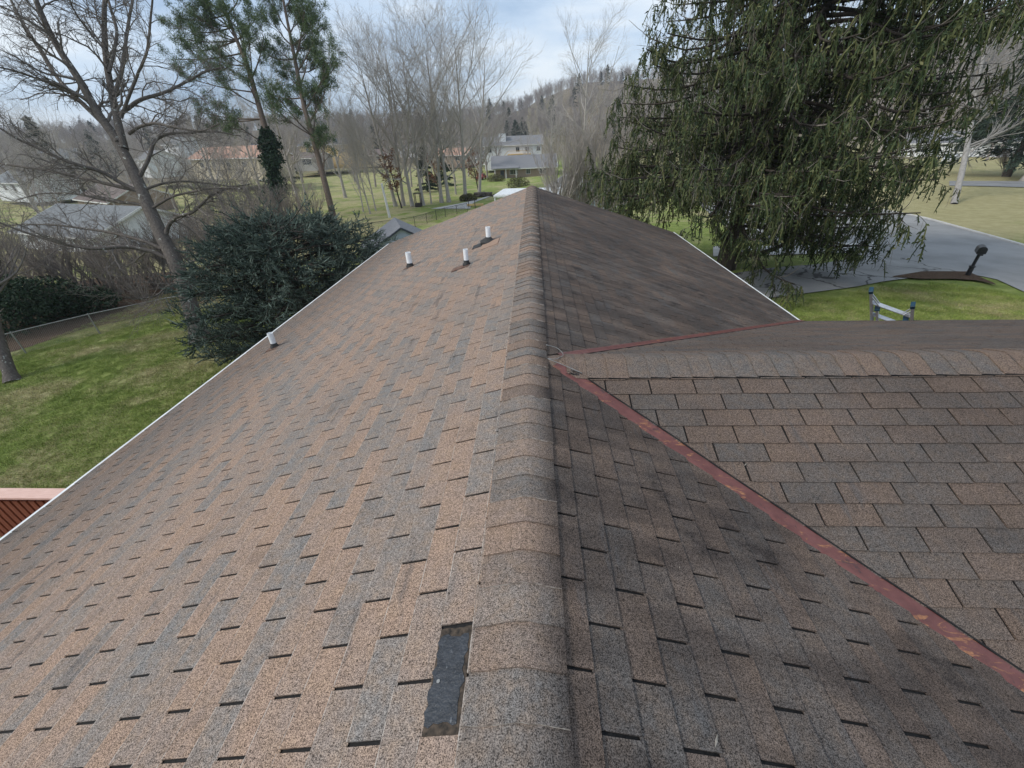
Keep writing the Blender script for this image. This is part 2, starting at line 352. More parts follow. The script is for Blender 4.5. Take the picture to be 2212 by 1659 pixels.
# lawn colours: shared by the ground sheet and by the grass tufts on it
def lawn(name, blades=False):
    g = G(name, rough=.95, spec=.1); P = g.pos(); X, Y, Z = g.sep(P)
    n1 = g.noise(P, .33, 5, .62, .3); n2 = g.noise(P, 1.6, 5, .68); n3 = g.noise(g.scale(P, 1, 1, 1), 14, 3, .7); n4 = g.noise(P, 60, 2, .7)
    green = g.ramp(n2, [(.25, (.125, .175, .038)), (.5, (.205, .255, .066)), (.75, (.31, .33, .115))])
    tan = g.ramp(n2, [(.25, (.29, .26, .12)), (.75, (.44, .39, .22))])
    d = g.math('ADD', n1, g.math('MULTIPLY', g.math('SUBTRACT', n3, .5), .55))
    # dormancy: little on the ladder-side lawn, mixed in the back yard, a lot on the far meadow and across the street
    rightlawn = g.maprange(X, 2, 6)
    across = g.math('MULTIPLY', g.maprange(g.math('SUBTRACT', Y, g.math('MULTIPLY', X, .2)), 19, 24), g.maprange(X, 20, 26))
    leftfar = g.math('MULTIPLY', g.maprange(X, -14, -20), g.maprange(Y, 18, 26))
    mid = g.math('MULTIPLY', g.maprange(Y, 30, 36), g.maprange(Y, 58, 54))
    b = g.math('ADD', g.math('MULTIPLY', rightlawn, -.06), g.math('ADD', g.math('MULTIPLY', across, .30), g.math('ADD', g.math('MULTIPLY', leftfar, .10), g.math('MULTIPLY', mid, .08))))
    f = g.maprange(g.math('ADD', d, b), .44, .68)
    c = g.mix(f, green, tan)
    # woodland floor on the hills
    r = g.math('SQRT', g.math('ADD', g.math('MULTIPLY', X, X), g.math('MULTIPLY', Y, Y)))
    c = g.mix(g.math('MULTIPLY', g.maprange(r, 150, 230), .85), c, g.ramp(n2, [(.3, (.10, .078, .058)), (.7, (.19, .15, .115))]))
    # mowing stripes on the side lawn
    rightlawn = g.math('MULTIPLY', rightlawn, g.maprange(Y, 26, 18))
    st = g.math('SINE', g.math('MULTIPLY', g.math('ADD', g.math('MULTIPLY', X, .35), Y), 6.0))
    c = g.mix(1.0, c, g.gray(g.math('ADD', 1.0, g.math('MULTIPLY', g.math('MULTIPLY', st, rightlawn), .09))), 'MULTIPLY')
    c = g.mix(1.0, c, g.gray(g.maprange(n4, .25, .75, .55, 1.5, False)), 'MULTIPLY')
    if not blades: g.bump(g.math('ADD', n4, n3), .9, .05)
    else:
        c = g.mix(1.0, c, g.gray(g.maprange(g.island(), 0, 1, .65, 1.6, False)), 'MULTIPLY')
    return g.col(c)
M['lawn'] = lawn('lawn'); M['blade'] = lawn('grass blades', True)
g = G('asphalt', rough=.85, spec=.25); P_ = g.pos()
a_ = g.noise(P_, .5, 5, .6); b_ = g.noise(P_, 90, 2, .7)
cr_ = g.n('ShaderNodeTexVoronoi', feature='DISTANCE_TO_EDGE'); cr_.inputs['Scale'].default_value = .55
dn = g.n('ShaderNodeTexNoise'); dn.inputs['Scale'].default_value = 1.1; dn.inputs['Detail'].default_value = 5; g.l(P_, dn.inputs['Vector'])
vm = g.n('ShaderNodeVectorMath', operation='ADD'); g.l(P_, vm.inputs[0]); g.l(dn.outputs['Color'], vm.inputs[1]); g.l(vm.outputs[0], cr_.inputs['Vector'])
base = g.mix(g.maprange(a_, .3, .7), (.20, .198, .192), (.27, .267, .26))
base = g.mix(1., base, g.gray(g.maprange(b_, .3, .7, .8, 1.2, False)), 'MULTIPLY')
M['road'] = g.col(base)
g2 = G('cracked driveway asphalt', rough=.88, spec=.25); P_ = g2.pos()
a_ = g2.noise(P_, .6, 5, .6); b_ = g2.noise(P_, 80, 2, .7)
cr_ = g2.n('ShaderNodeTexVoronoi', feature='DISTANCE_TO_EDGE'); cr_.inputs['Scale'].default_value = .42
dn = g2.n('ShaderNodeTexNoise'); dn.inputs['Scale'].default_value = 1.3; dn.inputs['Detail'].default_value = 6; g2.l(P_, dn.inputs['Vector'])
vm = g2.n('ShaderNodeVectorMath', operation='ADD'); g2.l(P_, vm.inputs[0]); g2.l(dn.outputs['Color'], vm.inputs[1]); g2.l(vm.outputs[0], cr_.inputs['Vector'])
base = g2.mix(g2.maprange(a_, .3, .7), (.19, .188, .18), (.28, .276, .265))
base = g2.mix(1., base, g2.gray(g2.maprange(b_, .3, .7, .8, 1.2, False)), 'MULTIPLY')
base = g2.mix(g2.maprange(cr_.outputs[0], .010, .022, .85, 0.), base, (.045, .043, .04))
M['drive'] = g2.col(base)
M['concrete'] = plain('pale concrete', (.40, .39, .37), (.55, .54, .51), 2, .9)
g = G('bark mulch', rough=.95, spec=.1); P_ = g.pos(); g.bump(g.noise(P_, 30, 4, .7), 1, .04)
M['mulch'] = g.col(g.ramp(g.noise(P_, 22, 4, .7), [(.3, (.035, .022, .015)), (.7, (.13, .085, .055))]))

# ------------------------------------------------------------------ terrain
def H(x, y):
    x = np.asarray(x, float); y = np.asarray(y, float)
    side = smoothstep(-7.0, 4.5, x); base = -6.15+1.85*side
    r = np.hypot(x, np.maximum(y, 0)); prof = np.interp(r, [0, 22, 50, 80, 125, 230, 330, 450, 560, 900, 1500], [0, 0, -1.6, -2.5, -4.2, -3.5, 9, 25, 32, 36, 30])
    prof = np.where(prof > 0, prof*(1-.45*smoothstep(20, -160, x))*(1+.65*smoothstep(-30, 70, x)), prof)
    f = 1-.55*smoothstep(8, 50, x); prof = np.where(prof < 0, prof*f*(1-.35*(1-side)), prof)
    return base+prof + .25*np.sin(x*.11+1)*np.sin(y*.09)*smoothstep(20, 60, r) + 5*np.sin(x*.011+.6)*np.cos(y*.008)*smoothstep(250, 450, r)
def ground(dx, dy):
    d = FV+RV*((dx*K-512)/CF)-UV*((dy*K-384)/CF); t = 3.0
    while t < 900:
        p = CAM+d*t
        if p[2] <= H(p[0], p[1]): break
        t *= 1.003
    return np.array([p[0], p[1], float(H(p[0], p[1]))])
ax = np.concatenate([-np.geomspace(1400, 62, 26), np.arange(-60, 60, 1.5), np.geomspace(62, 1400, 26)])
ay = np.concatenate([np.arange(-40, 90, 1.5), np.geomspace(92, 1400, 34)])
ay = np.concatenate([[-400, -200, -100, -60], ay])
XX, YY = np.meshgrid(ax, ay); ZZ = H(XX, YY)
idx = np.arange(XX.size).reshape(XX.shape)
me = mesh_np('ground', np.stack([XX.ravel(), YY.ravel(), ZZ.ravel()], 1), np.stack([idx[:-1, :-1], idx[:-1, 1:], idx[1:, 1:], idx[1:, :-1]], -1).reshape(-1, 4), M['lawn'])
me.polygons.foreach_set('use_smooth', [True]*len(me.polygons))
tag(obj('ground', me), kind='structure')
def drape(name, poly_left, poly_right, m, lift, n=30, w=6, kind='structure'):
    """a strip between two measured edge lines, laid on the terrain"""
    A = resample([(p[0], p[1], 0) for p in poly_left], n); B = resample([(p[0], p[1], 0) for p in poly_right], n)
    V = []
    for a, b in zip(A, B):
        for j in range(w+1):
            q = a+(b-a)*j/w; V.append((q[0], q[1], float(H(q[0], q[1]))+lift))
    F = [(i*(w+1)+j, i*(w+1)+j+1, (i+1)*(w+1)+j+1, (i+1)*(w+1)+j) for i in range(n-1) for j in range(w)]
    me = bpy.data.meshes.new(name); me.from_pydata(V, [], F); me.materials.append(m)
    me.polygons.foreach_set('use_smooth', [True]*len(me.polygons))
    o = obj(name, me); return tag(o, kind=kind) if kind else o
gd = ground
# street: far edge and near edge measured at the kerb lines
far_e = [gd(2560, 650), gd(2212, 532), gd(2080, 495), gd(1990, 470), gd(1880, 450), gd(1700, 432), gd(1500, 425)]
near_e = [gd(2560, 760), gd(2212, 632), gd(2150, 604), gd(2085, 592), gd(1960, 568), gd(1830, 548), gd(1600, 520)]
drape('street', near_e, far_e, M['road'], .03, 40, 10)
def ribbon(name, line, w, h, m, lift=0.0):
    P = smooth_line([tuple(p) for p in line], 40); b = MB()
    for i in range(len(P)-1):
        a = P[i].copy(); c = P[i+1].copy(); a[2] = H(a[0], a[1])+h/2+lift; c[2] = H(c[0], c[1])+h/2+lift
        b.beam(a, c, w, h)
    o = b.build(name, m); return tag(o, kind='structure')
ribbon('kerb', far_e, .16, .10, M['concrete'])
# driveway in front of the spruce, then the neighbour's pale drive behind its trunk
drape('driveway', [gd(1480, 668), gd(1700, 642), gd(1850, 622), gd(1990, 600), gd(2085, 594)], [gd(1480, 610), gd(1650, 583), gd(1760, 574), gd(1870, 556), gd(1960, 560)], M['drive'], .055, 30, 6)
drape('path', [gd(1540, 556), gd(1660, 553), gd(1800, 549), gd(1900, 545)], [gd(1540, 534), gd(1660, 532), gd(1800, 528), gd(1900, 524)], M['concrete'], .05, 16, 3)
drape('road', [gd(2050, 402), gd(2150, 404), gd(2300, 408), gd(2600, 420)], [gd(2050, 392), gd(2150, 392), gd(2300, 393), gd(2600, 400)], M['road'], .06, 16, 2)
drape('driveway', [gd(930, 452), gd(975, 444), gd(1010, 437), gd(1060, 423), gd(1110, 416)], [gd(1015, 452), gd(1020, 440), gd(1040, 432), gd(1085, 416), gd(1130, 408)], M['concrete'], .06, 16, 3)
drape('path', [gd(-60, 418), gd(60, 414), gd(160, 409)], [gd(-60, 394), gd(60, 396), gd(160, 399)], M['concrete'], .06, 10, 2)
# leaf-littered strip under the hedgerow and mulch bed at the mailbox
drape('leaf_litter', [gd(-80, 790), gd(60, 752), gd(180, 712), gd(300, 686), gd(400, 664), gd(470, 650)], [gd(-60, 640), gd(60, 622), gd(180, 606), gd(300, 592), gd(400, 586), gd(470, 590)], M['mulch'], .02, 30, 6)
drape('mulch_bed', [gd(1925, 602), gd(1990, 606), gd(2060, 606), gd(2110, 610), gd(2150, 620)], [gd(1930, 600), gd(1990, 590), gd(2040, 590), gd(2090, 590), gd(2145, 616)], M['mulch'], .075, 16, 3)

# ------------------------------------------------------------------ the house under the camera
TA = .3195; TC = .3545                     # slope angles of the main and of the cross roof
YC, ZC = 2.669, -.044                       # cross ridge
EL, ER, YF, YN = 5.141, 4.835, 14.03, -4.0  # slope lengths, far and near gable
TAB, EXP = .3048, .127
house = empty('house', (0, 0, -4.3), 'brown shingled ranch house whose ridge the camera stands over', 'house')
HZ = Vector((0, 0, 4.3))
tA, tC = math.tan(TA), math.tan(TC)
def yfront(x): return YC-(ZC+tA*x)/tC
def yback(x): return YC+(ZC+tA*x)/tC
class Plane:
    def __init__(s, O, U, V): s.O = np.array(O, float); s.U = np.array(U, float); s.V = np.array(V, float); s.N = np.cross(s.U, s.V); s.N = s.N if s.N[2] > 0 else -s.N
    def w(s, u, v, h=0.): return s.O+s.U*u+s.V*v+s.N*h
PL = Plane((0, 0, 0), (0, 1, 0), (-math.cos(TA), 0, -math.sin(TA)))
PR = Plane((0, 0, 0), (0, 1, 0), (math.cos(TA), 0, -math.sin(TA)))
PF = Plane((0, YC, ZC), (1, 0, 0), (0, -math.cos(TC), -math.sin(TC)))
PB = Plane((0, YC, ZC), (1, 0, 0), (0, math.cos(TC), -math.sin(TC)))
def clip(poly, a, b, c):
    """keep a*u+b*v<=c"""
    out = []
    for i in range(len(poly)):
        p, q = poly[i], poly[(i+1) % len(poly)]; dp = a*p[0]+b*p[1]-c; dq = a*q[0]+b*q[1]-c
        if dp <= 0: out.append(p)
        if (dp < 0) != (dq < 0) and abs(dp-dq) > 1e-9:
            t = dp/(dp-dq); out.append((p[0]+(q[0]-p[0])*t, p[1]+(q[1]-p[1])*t))
    return out
cA, sA, cC, sC = math.cos(TA), math.sin(TA), math.cos(TC), math.sin(TC)
VW = .044                                   # half width left open for the valley metal
# half planes, in each plane's (u, v)
kv = tA/tC
nv = math.hypot(kv*cA, 1)
# right slope, near part: y <= yfront(x) ; x = v*cA
cl_near = (1.0, kv*cA, YC-ZC/tC-VW*nv)      # u + kv*cA*v <= YC-ZC/tC
cl_far = (-1.0, kv*cA, -(YC+ZC/tC)-VW*nv)   # -u + kv*cA*v <= -(YC+ZC/tC)
# cross front: x >= xv(v): z = ZC - v*sC = -tA x  -> x = (v*sC-ZC)/tA
nx = math.hypot(1, sC/tA)
cl_x = (-1.0, sC/tA, ZC/tA-VW*nx)
XE = 9.2
tabs = []      # (plane, poly(u,v), v0, v1, tint)
def field(pl, u0, u1, vmax, uoff, voff, clips, seed, tone=0.0):
    r = random.Random(seed); row = -2
    while True:
        v0 = voff+row*EXP; v1 = v0+EXP
        if v0 > vmax: break
        off = uoff+(row % 2)*TAB/2+r.uniform(-.006, .006)
        k0 = int((u0-off)/TAB)-2; k1 = int((u1-off)/TAB)+2
        for k in range(k0, k1):
            a = max(off+k*TAB+.0056+r.uniform(-.001, .0015), u0); b = min(off+(k+1)*TAB-.0056-r.uniform(-.001, .0015), u1)
            if b-a < .01: continue
            lo, hi = max(v0-.004, .055), min(v1+r.uniform(-.0022, .0022), vmax+.01)
            if hi-lo < .008: continue
            sk = r.uniform(-.0015, .0015)
            poly = [(a, lo), (b, lo), (b, hi+sk), (a, hi-sk)]
            for cl in clips: poly = clip(poly, *cl)
            if len(poly) < 3: continue
            tabs.append((pl, poly, v0, v1, r.random()*.999+.001, row, k))
        row += 1
field(PL, YN, YF, EL, 1.0529, .1877, [], 1)
field(PR, YN, 4.5, ER, 2.2904, .2352, [cl_near], 2)
field(PR, 1.5, YF, ER, 2.2904, .2352, [cl_far], 2)
field(PF, .1, XE, 4.35, 1.2989, .2093+EXP, [cl_x], 3)
# far cross slope: its eave pulls slightly in towards the gable end
field(PB, .1, XE, 4.32, 1.25, .20, [cl_x, (.22, 1.0, 4.32+.22*4.7)], 4)
def tab_geom(t):
    pl, poly, v0, v1, tint, row, k = t; n = len(poly)
    lift = .0072+.0025*((row*7+k*13) % 5)/5
    hh = lambda p: .0012+(lift-.0012)*max(0, min(1, (p[1]-v0)/(v1-v0)))
    if (pl is PL) and row == 0 and k == -2: hh = lambda p: .0012+.001*(p[1]-v0)
    V = [pl.w(p[0], p[1], hh(p)) for p in poly]+[pl.w(p[0], p[1], -.001) for p in poly]
    F = [tuple(range(n))]+[(i, i+n, (i+1) % n+n, (i+1) % n) for i in range(n)]; MI = [0]*len(F)
    if pl is PL and n == 4:             # the weathered, granule-bare lip of each tab
        a, b_, c, d = poly; e1 = (c[0], c[1]-.0028); e2 = (d[0], d[1]-.0028)
        V += [pl.w(e1[0], e1[1], hh(e1)), pl.w(e2[0], e2[1], hh(e2))]
        F[0] = (0, 1, 8, 9); F.append((9, 8, 2, 3)); MI = [0]*5+[1]
    return V, F, MI
def hidden(t):
    pl, poly = t[0], t[1]; c = pl.w(np.mean([p[0] for p in poly]), np.mean([p[1] for p in poly])); d = c-CAM; z = d@FV
    if z < .1: return 0
    x = 512+CF*(d@RV)/z; y = 384-CF*(d@UV)/z
    if not (-5 < x < 1029 and -5 < y < 773): return 0
    return abs(pl.N@(d/np.linalg.norm(d)))/z**2
MISSING = [i for i, t in enumerate(tabs) if t[0] is PL and t[5] == 0 and min(p[0] for p in t[1]) < .60 < max(p[0] for p in t[1])]
vis = sorted([i for i in range(len(tabs)) if i not in MISSING], key=lambda i: -hidden(tabs[i]))
near300 = set(vis[:300])
smesh = {}
def slot_skew(t): return 0
V = []; F = []; TI = []; MIX = []
roofs = {}
def slab(pl, poly, name):
    b = MB(); n = len(poly)
    b.add([pl.w(p[0], p[1], -.004) for p in poly]+[pl.w(p[0], p[1], -.05) for p in poly], [tuple(range(n)), tuple(range(2*n-1, n-1, -1))]+[(i, i+n, (i+1) % n+n, (i+1) % n) for i in range(n)])
    o = b.build(name, M['under'], house); o.location = HZ; return o
full = lambda pl, pol, cls: [pol := clip(pol, *c) for c in cls][-1] if cls else pol
def addvw(cl, s): return (cl[0], cl[1], cl[2]+s)
roofs['L'] = slab(PL, [(YN, 0), (YF, 0), (YF, EL), (YN, EL)], 'roof_slope')
rn = full(PR, [(YN, 0), (4.5, 0), (4.5, ER), (YN, ER)], [addvw(cl_near, VW*nv-.003)])
rf = full(PR, [(1.5, 0), (YF, 0), (YF, ER), (1.5, ER)], [addvw(cl_far, VW*nv-.003)])
roofs['R'] = slab(PR, rn, 'roof_slope'); roofs['R2'] = slab(PR, rf, 'roof_slope')
roofs['F'] = slab(PF, full(PF, [(.1, 0), (XE, 0), (XE, 4.35), (.1, 4.35)], [addvw(cl_x, VW*nx-.003)]), 'roof_slope')
roofs['B'] = slab(PB, full(PB, [(.1, 0), (XE, 0), (XE, 4.32), (.1, 4.32)], [addvw(cl_x, VW*nx-.003), (.22, 1.0, 4.32+.22*4.7)]), 'roof_slope')
pkey = {id(PL): 'L', id(PR): 'R', id(PF): 'F', id(PB): 'B'}
def add_tint(me, vals):
    a = me.attributes.new('tint', 'FLOAT', 'POINT'); a.data.foreach_set('value', vals)
for i, t in enumerate(tabs):
    if i in MISSING: continue
    v, f, mi = tab_geom(t)
    if i in near300:
        c = np.mean(v, axis=0); me = bpy.data.meshes.new('shingle'); me.from_pydata([tuple(q-c) for q in v], [], f); me.materials.append(M['shingle']); me.materials.append(M['edge']); me.polygons.foreach_set('material_index', mi)
        key = pkey[id(t[0])]
        if key == 'R' and c[1] > 2.7: key = 'R2'
        o = obj('shingle', me, roofs[key], c); o['tint'] = float(t[4])
    else:
        b = len(V); V += [tuple(q) for q in v]; F += [tuple(j+b for j in q) for q in f]; TI += [t[4]]*len(v); MIX += mi
me = bpy.data.meshes.new('shingle_field'); me.from_pydata(V, [], F); me.materials.append(M['shingle']); me.materials.append(M['edge']); me.polygons.foreach_set('material_index', MIX); add_tint(me, TI)
o = obj('shingle_field', me, house, HZ); tag(o, kind='stuff')

# bare, tarred patch where one tab is gone
t = tabs[MISSING[0]] if MISSING else None
def patch(pl, u0, u1, v0, v1, h, name, m, jag=.006, parent=None, label=None, n=14):
    r = random.Random(5); pts = []
    for i in range(n): pts.append((u0+(u1-u0)*i/n, v0+r.uniform(-jag, jag)))
    for i in range(n//2): pts.append((u1+r.uniform(-jag, jag), v0+(v1-v0)*i/(n//2)))
    for i in range(n): pts.append((u1-(u1-u0)*i/n, v1+r.uniform(-jag, jag)))
    for i in range(n//2): pts.append((u0+r.uniform(-jag, jag), v1-(v1-v0)*i/(n//2)))
    b = MB(); k = len(pts)
    b.add([pl.w(p[0], p[1], h) for p in pts]+[pl.w(p[0], p[1], -.003) for p in pts], [tuple(range(k))]+[(i, (i+1) % k, (i+1) % k+k, i+k) for i in range(k)])
    o = b.build(name, m, parent or house); o.location = (0, 0, 0) if parent and parent is not house else HZ
    if label: o['label'] = label
    return o
patch(PL, .443, .748, .1880, .3165, .0006, 'bare_patch', M['wornedge'], .003, roofs['L'])
patch(PL, .470, .722, .200, .3100, .0022, 'bare_patch', M['bare'], .008, roofs['L'], 'shiny black bare patch where a shingle tab is missing')
b = MB(); q = PL.w(.585, .285, .003); b.tube([q, q+PL.N*.0025], .006, 10); b.build('roofing_nail', M['galv'], roofs['L'])

# ridge caps: bent shingles, each lapping the next
def cap_piece(O, U, sideA, sideB, wa, wb, u0, u1, lip, seed):
    """O ridge point, U along the ridge, sideA/B unit vectors down each slope"""
    r = random.Random(seed); prof = []
    Nn = np.array([0, 0, 1.0])
    ss = [-1, -.66, -.36, -.16, 0, .16, .36, .66, 1]
    for s in ss:
        w_ = wa if s < 0 else wb; sd_ = sideA if s < 0 else sideB
        d = abs(s)*w_; p = sd_*d; rounding = .006*math.exp(-(d/.02)**2)
        p = p+Nn*(.004-rounding+.004*abs(s))
        prof.append(p)
    n = len(prof); V = []
    j = [r.uniform(-.002, .002) for _ in prof]
    for uu, hh, jj in ((u0, lip, j), (u1, .001, [0]*n)):
        for p, q in zip(prof, jj): V.append(O+U*(uu+q)+p+Nn*hh)
    for p, q in zip(prof, j): V.append(O+U*(u0+q)+p-Nn*.004)
    V += [V[0]-Nn*.022, V[n]-Nn*.022, V[n-1]-Nn*.022, V[2*n-1]-Nn*.022, V[0], V[n], V[n-1], V[2*n-1]]
    V += [V[i] for i in range(n)]; k = 3*n+8
    F = [(i, i+1, n+i+1, n+i) for i in range(n-1)]+[(2*n+i, 2*n+i+1, k+i+1, k+i) for i in range(n-1)]
    F += [(3*n, 3*n+4, 3*n+5, 3*n+1), (3*n+2, 3*n+3, 3*n+7, 3*n+6)]
    return V, F
def caps(O, U, sA_, sB_, wa, wb, u0, u1, step, seed0):
    r = random.Random(seed0); u = u0; i = 0
    while u < u1:
        V, F = cap_piece(np.array(O, float), np.array(U, float), np.array(sA_, float), np.array(sB_, float), wa+r.uniform(-.003, .003), wb+r.uniform(-.003, .003), u, u+step+.012, .0095, seed0+i)
        c = np.mean(V, axis=0); me = bpy.data.meshes.new('cap_shingle'); me.from_pydata([tuple(q-c) for q in V], [], F); me.materials.append(M['shingle'])
        me.materials.append(M['edge']); me.materials.append(M['under']); me.polygons.foreach_set('material_index', [0]*8+[1 if (abs(U[1]) > .5 and i % 3 == 0) else 0]*8+[2]*2)
        o = obj('cap_shingle', me, house, Vector(c)+HZ); o['tint'] = r.random()*.999+.001; o['clean'] = .22 if abs(U[1]) > .5 else .35; o['dirt'] = .14+.30*r.random()**2 if abs(U[1]) > .5 else .05
        u += step; i += 1
caps((0, 0, .004), (0, 1, 0), (-cA, 0, -sA), (cA, 0, -sA), .177, .145, .455-.137*18, YF-.01, .137, 100)
caps((0, YC, ZC+.004), (1, 0, 0), (0, cC, -sC), (0, -cC, -sC), .16, .204, .125, XE-.05, .146, 900)

# valley metal: shallow crowned strips, ends tucked at the ridge
def valley(sign, x0, x1, name='valley_flashing'):
    b = MB(); n = 26; rows = []
    yy = (lambda x: yfront(x)) if sign < 0 else (lambda x: yback(x))
    dirv = np.array([1, (yy(1)-yy(0)), -tA]); dirv /= np.linalg.norm(dirv)
    pm = PR.N; pc = PF.N if sign < 0 else PB.N
    sm = np.cross(dirv, pm); sm = sm/np.linalg.norm(sm); sc_ = np.cross(dirv, pc); sc_ /= np.linalg.norm(sc_)
    if sm[1]*sign < 0: sm = -sm        # main-slope side lies away from the cross roof
    if sc_[1]*sign > 0: sc_ = -sc_
    r = random.Random(3)
    for i in range(n+1):
        x = x0+(x1-x0)*i/n; c = np.array([x, yy(x), -tA*x]); wv = .055+r.uniform(-.003, .003)
        rows.append([c+sm*wv+pm*.002, c+sm*.043+pm*.009, c+sm*.024+pm*.012, c+np.array([0, 0, .016]), c+sc_*.024+pc*.012, c+sc_*.043+pc*.009, c+sc_*wv+pc*.001])
    V = [p for row in rows for p in row]; k = 7
    F = [(i*k+j, i*k+j+1, (i+1)*k+j+1, (i+1)*k+j) for i in range(n) for j in range(k-1)]
    b.add(V, F); o = b.build(name, M['flash'], house, smooth=True); o.location = HZ
    q_ = MB(); q_.tube([row[6]+np.array([0, 0, .004]) for row in rows], .0065, 5); q_.build('gap_shade_strip', M['under'], o); return o  # dark tube added as the shade line along the flashing's cross-side edge
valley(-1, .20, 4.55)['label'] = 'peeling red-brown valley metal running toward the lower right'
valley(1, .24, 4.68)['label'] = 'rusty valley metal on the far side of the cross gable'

# rakes, fascia, gutters and walls
def beam(name, a, b_, w, h, m, up=(0, 0, 1)):
    b = MB(); b.beam(a, b_, w, h, up); o = b.build(name, m, house, bevel=.006); o.location = HZ; return o
gut = []
def gutter(a, b_, out, name='gutter'):
    a = np.array(a); b_ = np.array(b_); out = np.array(out, float); Z = np.array([0, 0, 1.0]); prof = [(0, .0), (0, -.10), (.03, -.11), (.045, -.06), (.050, -.012), (.056, .004), (.056, .010), (.044, .010), (.044, -.02), (.01, -.085)]
    m = MB(); n = len(prof); V = [p+out*q[0]+Z*q[1] for p in (a, b_) for q in prof]
    m.add(V, [(i, i+1, n+i+1, n+i) for i in range(n-1)]); o = m.build(name, M['gutter'], house); o.location = HZ; return o
xL, zL = -EL*cA, -EL*sA; xR, zR = ER*cA, -ER*sA
# a thin metal drip edge closes the left eave, the gutter only shows further on
beam('drip_edge', (xL-.012, YN, zL-.012), (xL-.012, YF, zL-.012), .03, .035, M['gutter'])
gutter((xL-.02, YN, zL-.03), (xL-.02, YF, zL-.03), (-1, 0, 0))
beam('fascia', (xL+.02, YN, zL-.14), (xL+.02, YF-.02, zL-.14), .03, .17, M['trim'])
gutter((xR-.0, yback(4.6)+.1, zR-.025), (xR-.0, YF, zR-.025), (1, 0, 0))
beam('fascia', (xR-.02, yback(4.6), zR-.14), (xR-.02, YF-.02, zR-.14), .03, .17, M['trim'])
beam('drip_edge', (xR+.006, yback(4.6), zR-.006), (xR+.006, YF, zR-.006), .03, .03, M['gutter'])
beam('rake_board', (-.01, YF+.02, -.11), (xL, YF+.02, zL-.11), .03, .16, M['trim'])
beam('rake_board', (.01, YF+.02, -.11), (xR, YF+.02, zR-.11), .03, .16, M['trim'])
b = MB()
x0, x1 = xL+.45, xR-.45; g0 = -6.3
def wallring(b, x0, x1, y0, y1, z0, z1, t=.2):
    b.box(((x0+x1)/2, y0+t/2, (z0+z1)/2), (x1-x0, t, z1-z0)); b.box(((x0+x1)/2, y1-t/2, (z0+z1)/2), (x1-x0, t, z1-z0))
    b.box((x0+t/2, (y0+y1)/2, (z0+z1)/2), (t, y1-y0-2*t-.01, z1-z0)); b.box((x1-t/2, (y0+y1)/2, (z0+z1)/2), (t, y1-y0-2*t-.01, z1-z0))
wallring(b, x0, x1, YN+.3, YF-.3, g0, zL-.12)
for yy in (YN+.4, YF-.4):
    b.add([(x0, yy, zL-.119), (x1, yy, zL-.119), (0, yy, -.12)], [(0, 1, 2)])
wallring(b, x1+.01, XE-.4, YC-3.6, YC+3.55, g0, zR-.12)
o = b.build('wall', M['brickwall'], house); o.location = HZ
b = MB(); b.box(((x0+x1)/2, (YN+YF)/2, zL-.2), (xR-xL-.1, YF-YN-.1, .02)); b.box(((x1+XE)/2, YC, zR-.2), (XE-x1, 7.9, .02))
o = b.build('soffit', M['trim'], house); o.location = HZ

# vent pipes through the left slope
def vent(x, y, h, r, kind):
    z = tA*x; p = np.array([x, y, z])       # x negative
    b = MB(); b.tube([p-(0, 0, .05), p+(0, 0, h)], r, 20, cap=False); b.tube([p+(0, 0, h), p+(0, 0, h-.08)], r*.86, 20, cap=False)
    k = 20; o_ = len(b.v)
    rim = [p+np.array([math.cos(2*math.pi*i/k)*rr, math.sin(2*math.pi*i/k)*rr, h]) for rr in (r, r*.86) for i in range(k)]
    b.add(rim, [(i, (i+1) % k, (i+1) % k+k, i+k) for i in range(k)])
    pipe = b.build('vent_pipe', M['pvc'], house, smooth=False); pipe.location = HZ
    U, Vv, N = PL.U, PL.V, PL.N; s = -x/cA
    if kind == 'cone':
        b = MB(); b.tube([PL.w(y, s, .004), PL.w(y, s, .02)+np.array([0, 0, .0]), p+(0, 0, .07), p+(0, 0, .09)], [.155, .15, r+.02, r+.008], 18)
        b.build('pipe_boot', M['rubber'], pipe, smooth=True)
        b = MB(); b.box((0, 0, 0), (.30, .34, .004), M=Matrix(((U[0], Vv[0], N[0]), (U[1], Vv[1], N[1]), (U[2], Vv[2], N[2]))))
        for i, v in enumerate(b.v): b.v[i] = tuple(np.array(v)+PL.w(y-.02, s+.14, .011))
        b.build('flange', M['rubber'], pipe)
    else:
        b = MB(); b.tube([p+(0, 0, -.03), p+(0, 0, .03), p+(0, 0, .05), p+(0, 0, .085)], [r+.028, r+.024, r+.008, r+.004], 16, cap=False)
        b.build('pipe_boot', M['rubber'], pipe, smooth=True)
        Mx = Matrix(((U[0], Vv[0], N[0]), (U[1], Vv[1], N[1]), (U[2], Vv[2], N[2])))
        b = MB(); b.box((0, 0, 0), (.17 if kind == 'small' else .20, .30 if kind == 'long' else .2, .004), M=Mx)
        for i, v in enumerate(b.v): b.v[i] = tuple(np.array(v)+PL.w(y-.02, s+(.10 if kind == 'long' else .03), .012))
        b.build('flange', M['rustflange'], pipe)
    return pipe
vent(-4.087, 5.60, .25, .042, 'small'); vent(-2.467, 8.12, .29, .055, 'small'); vent(-1.016, 6.36, .25, .037, 'long'); vent(-.78, 7.60, .26, .044, 'cone')
patch(PL, 7.10, 7.55, .60, .93, .0135, 'repair_shingle', M['newshingle'], .003, house, 'lighter tan replacement shingle below a vent')

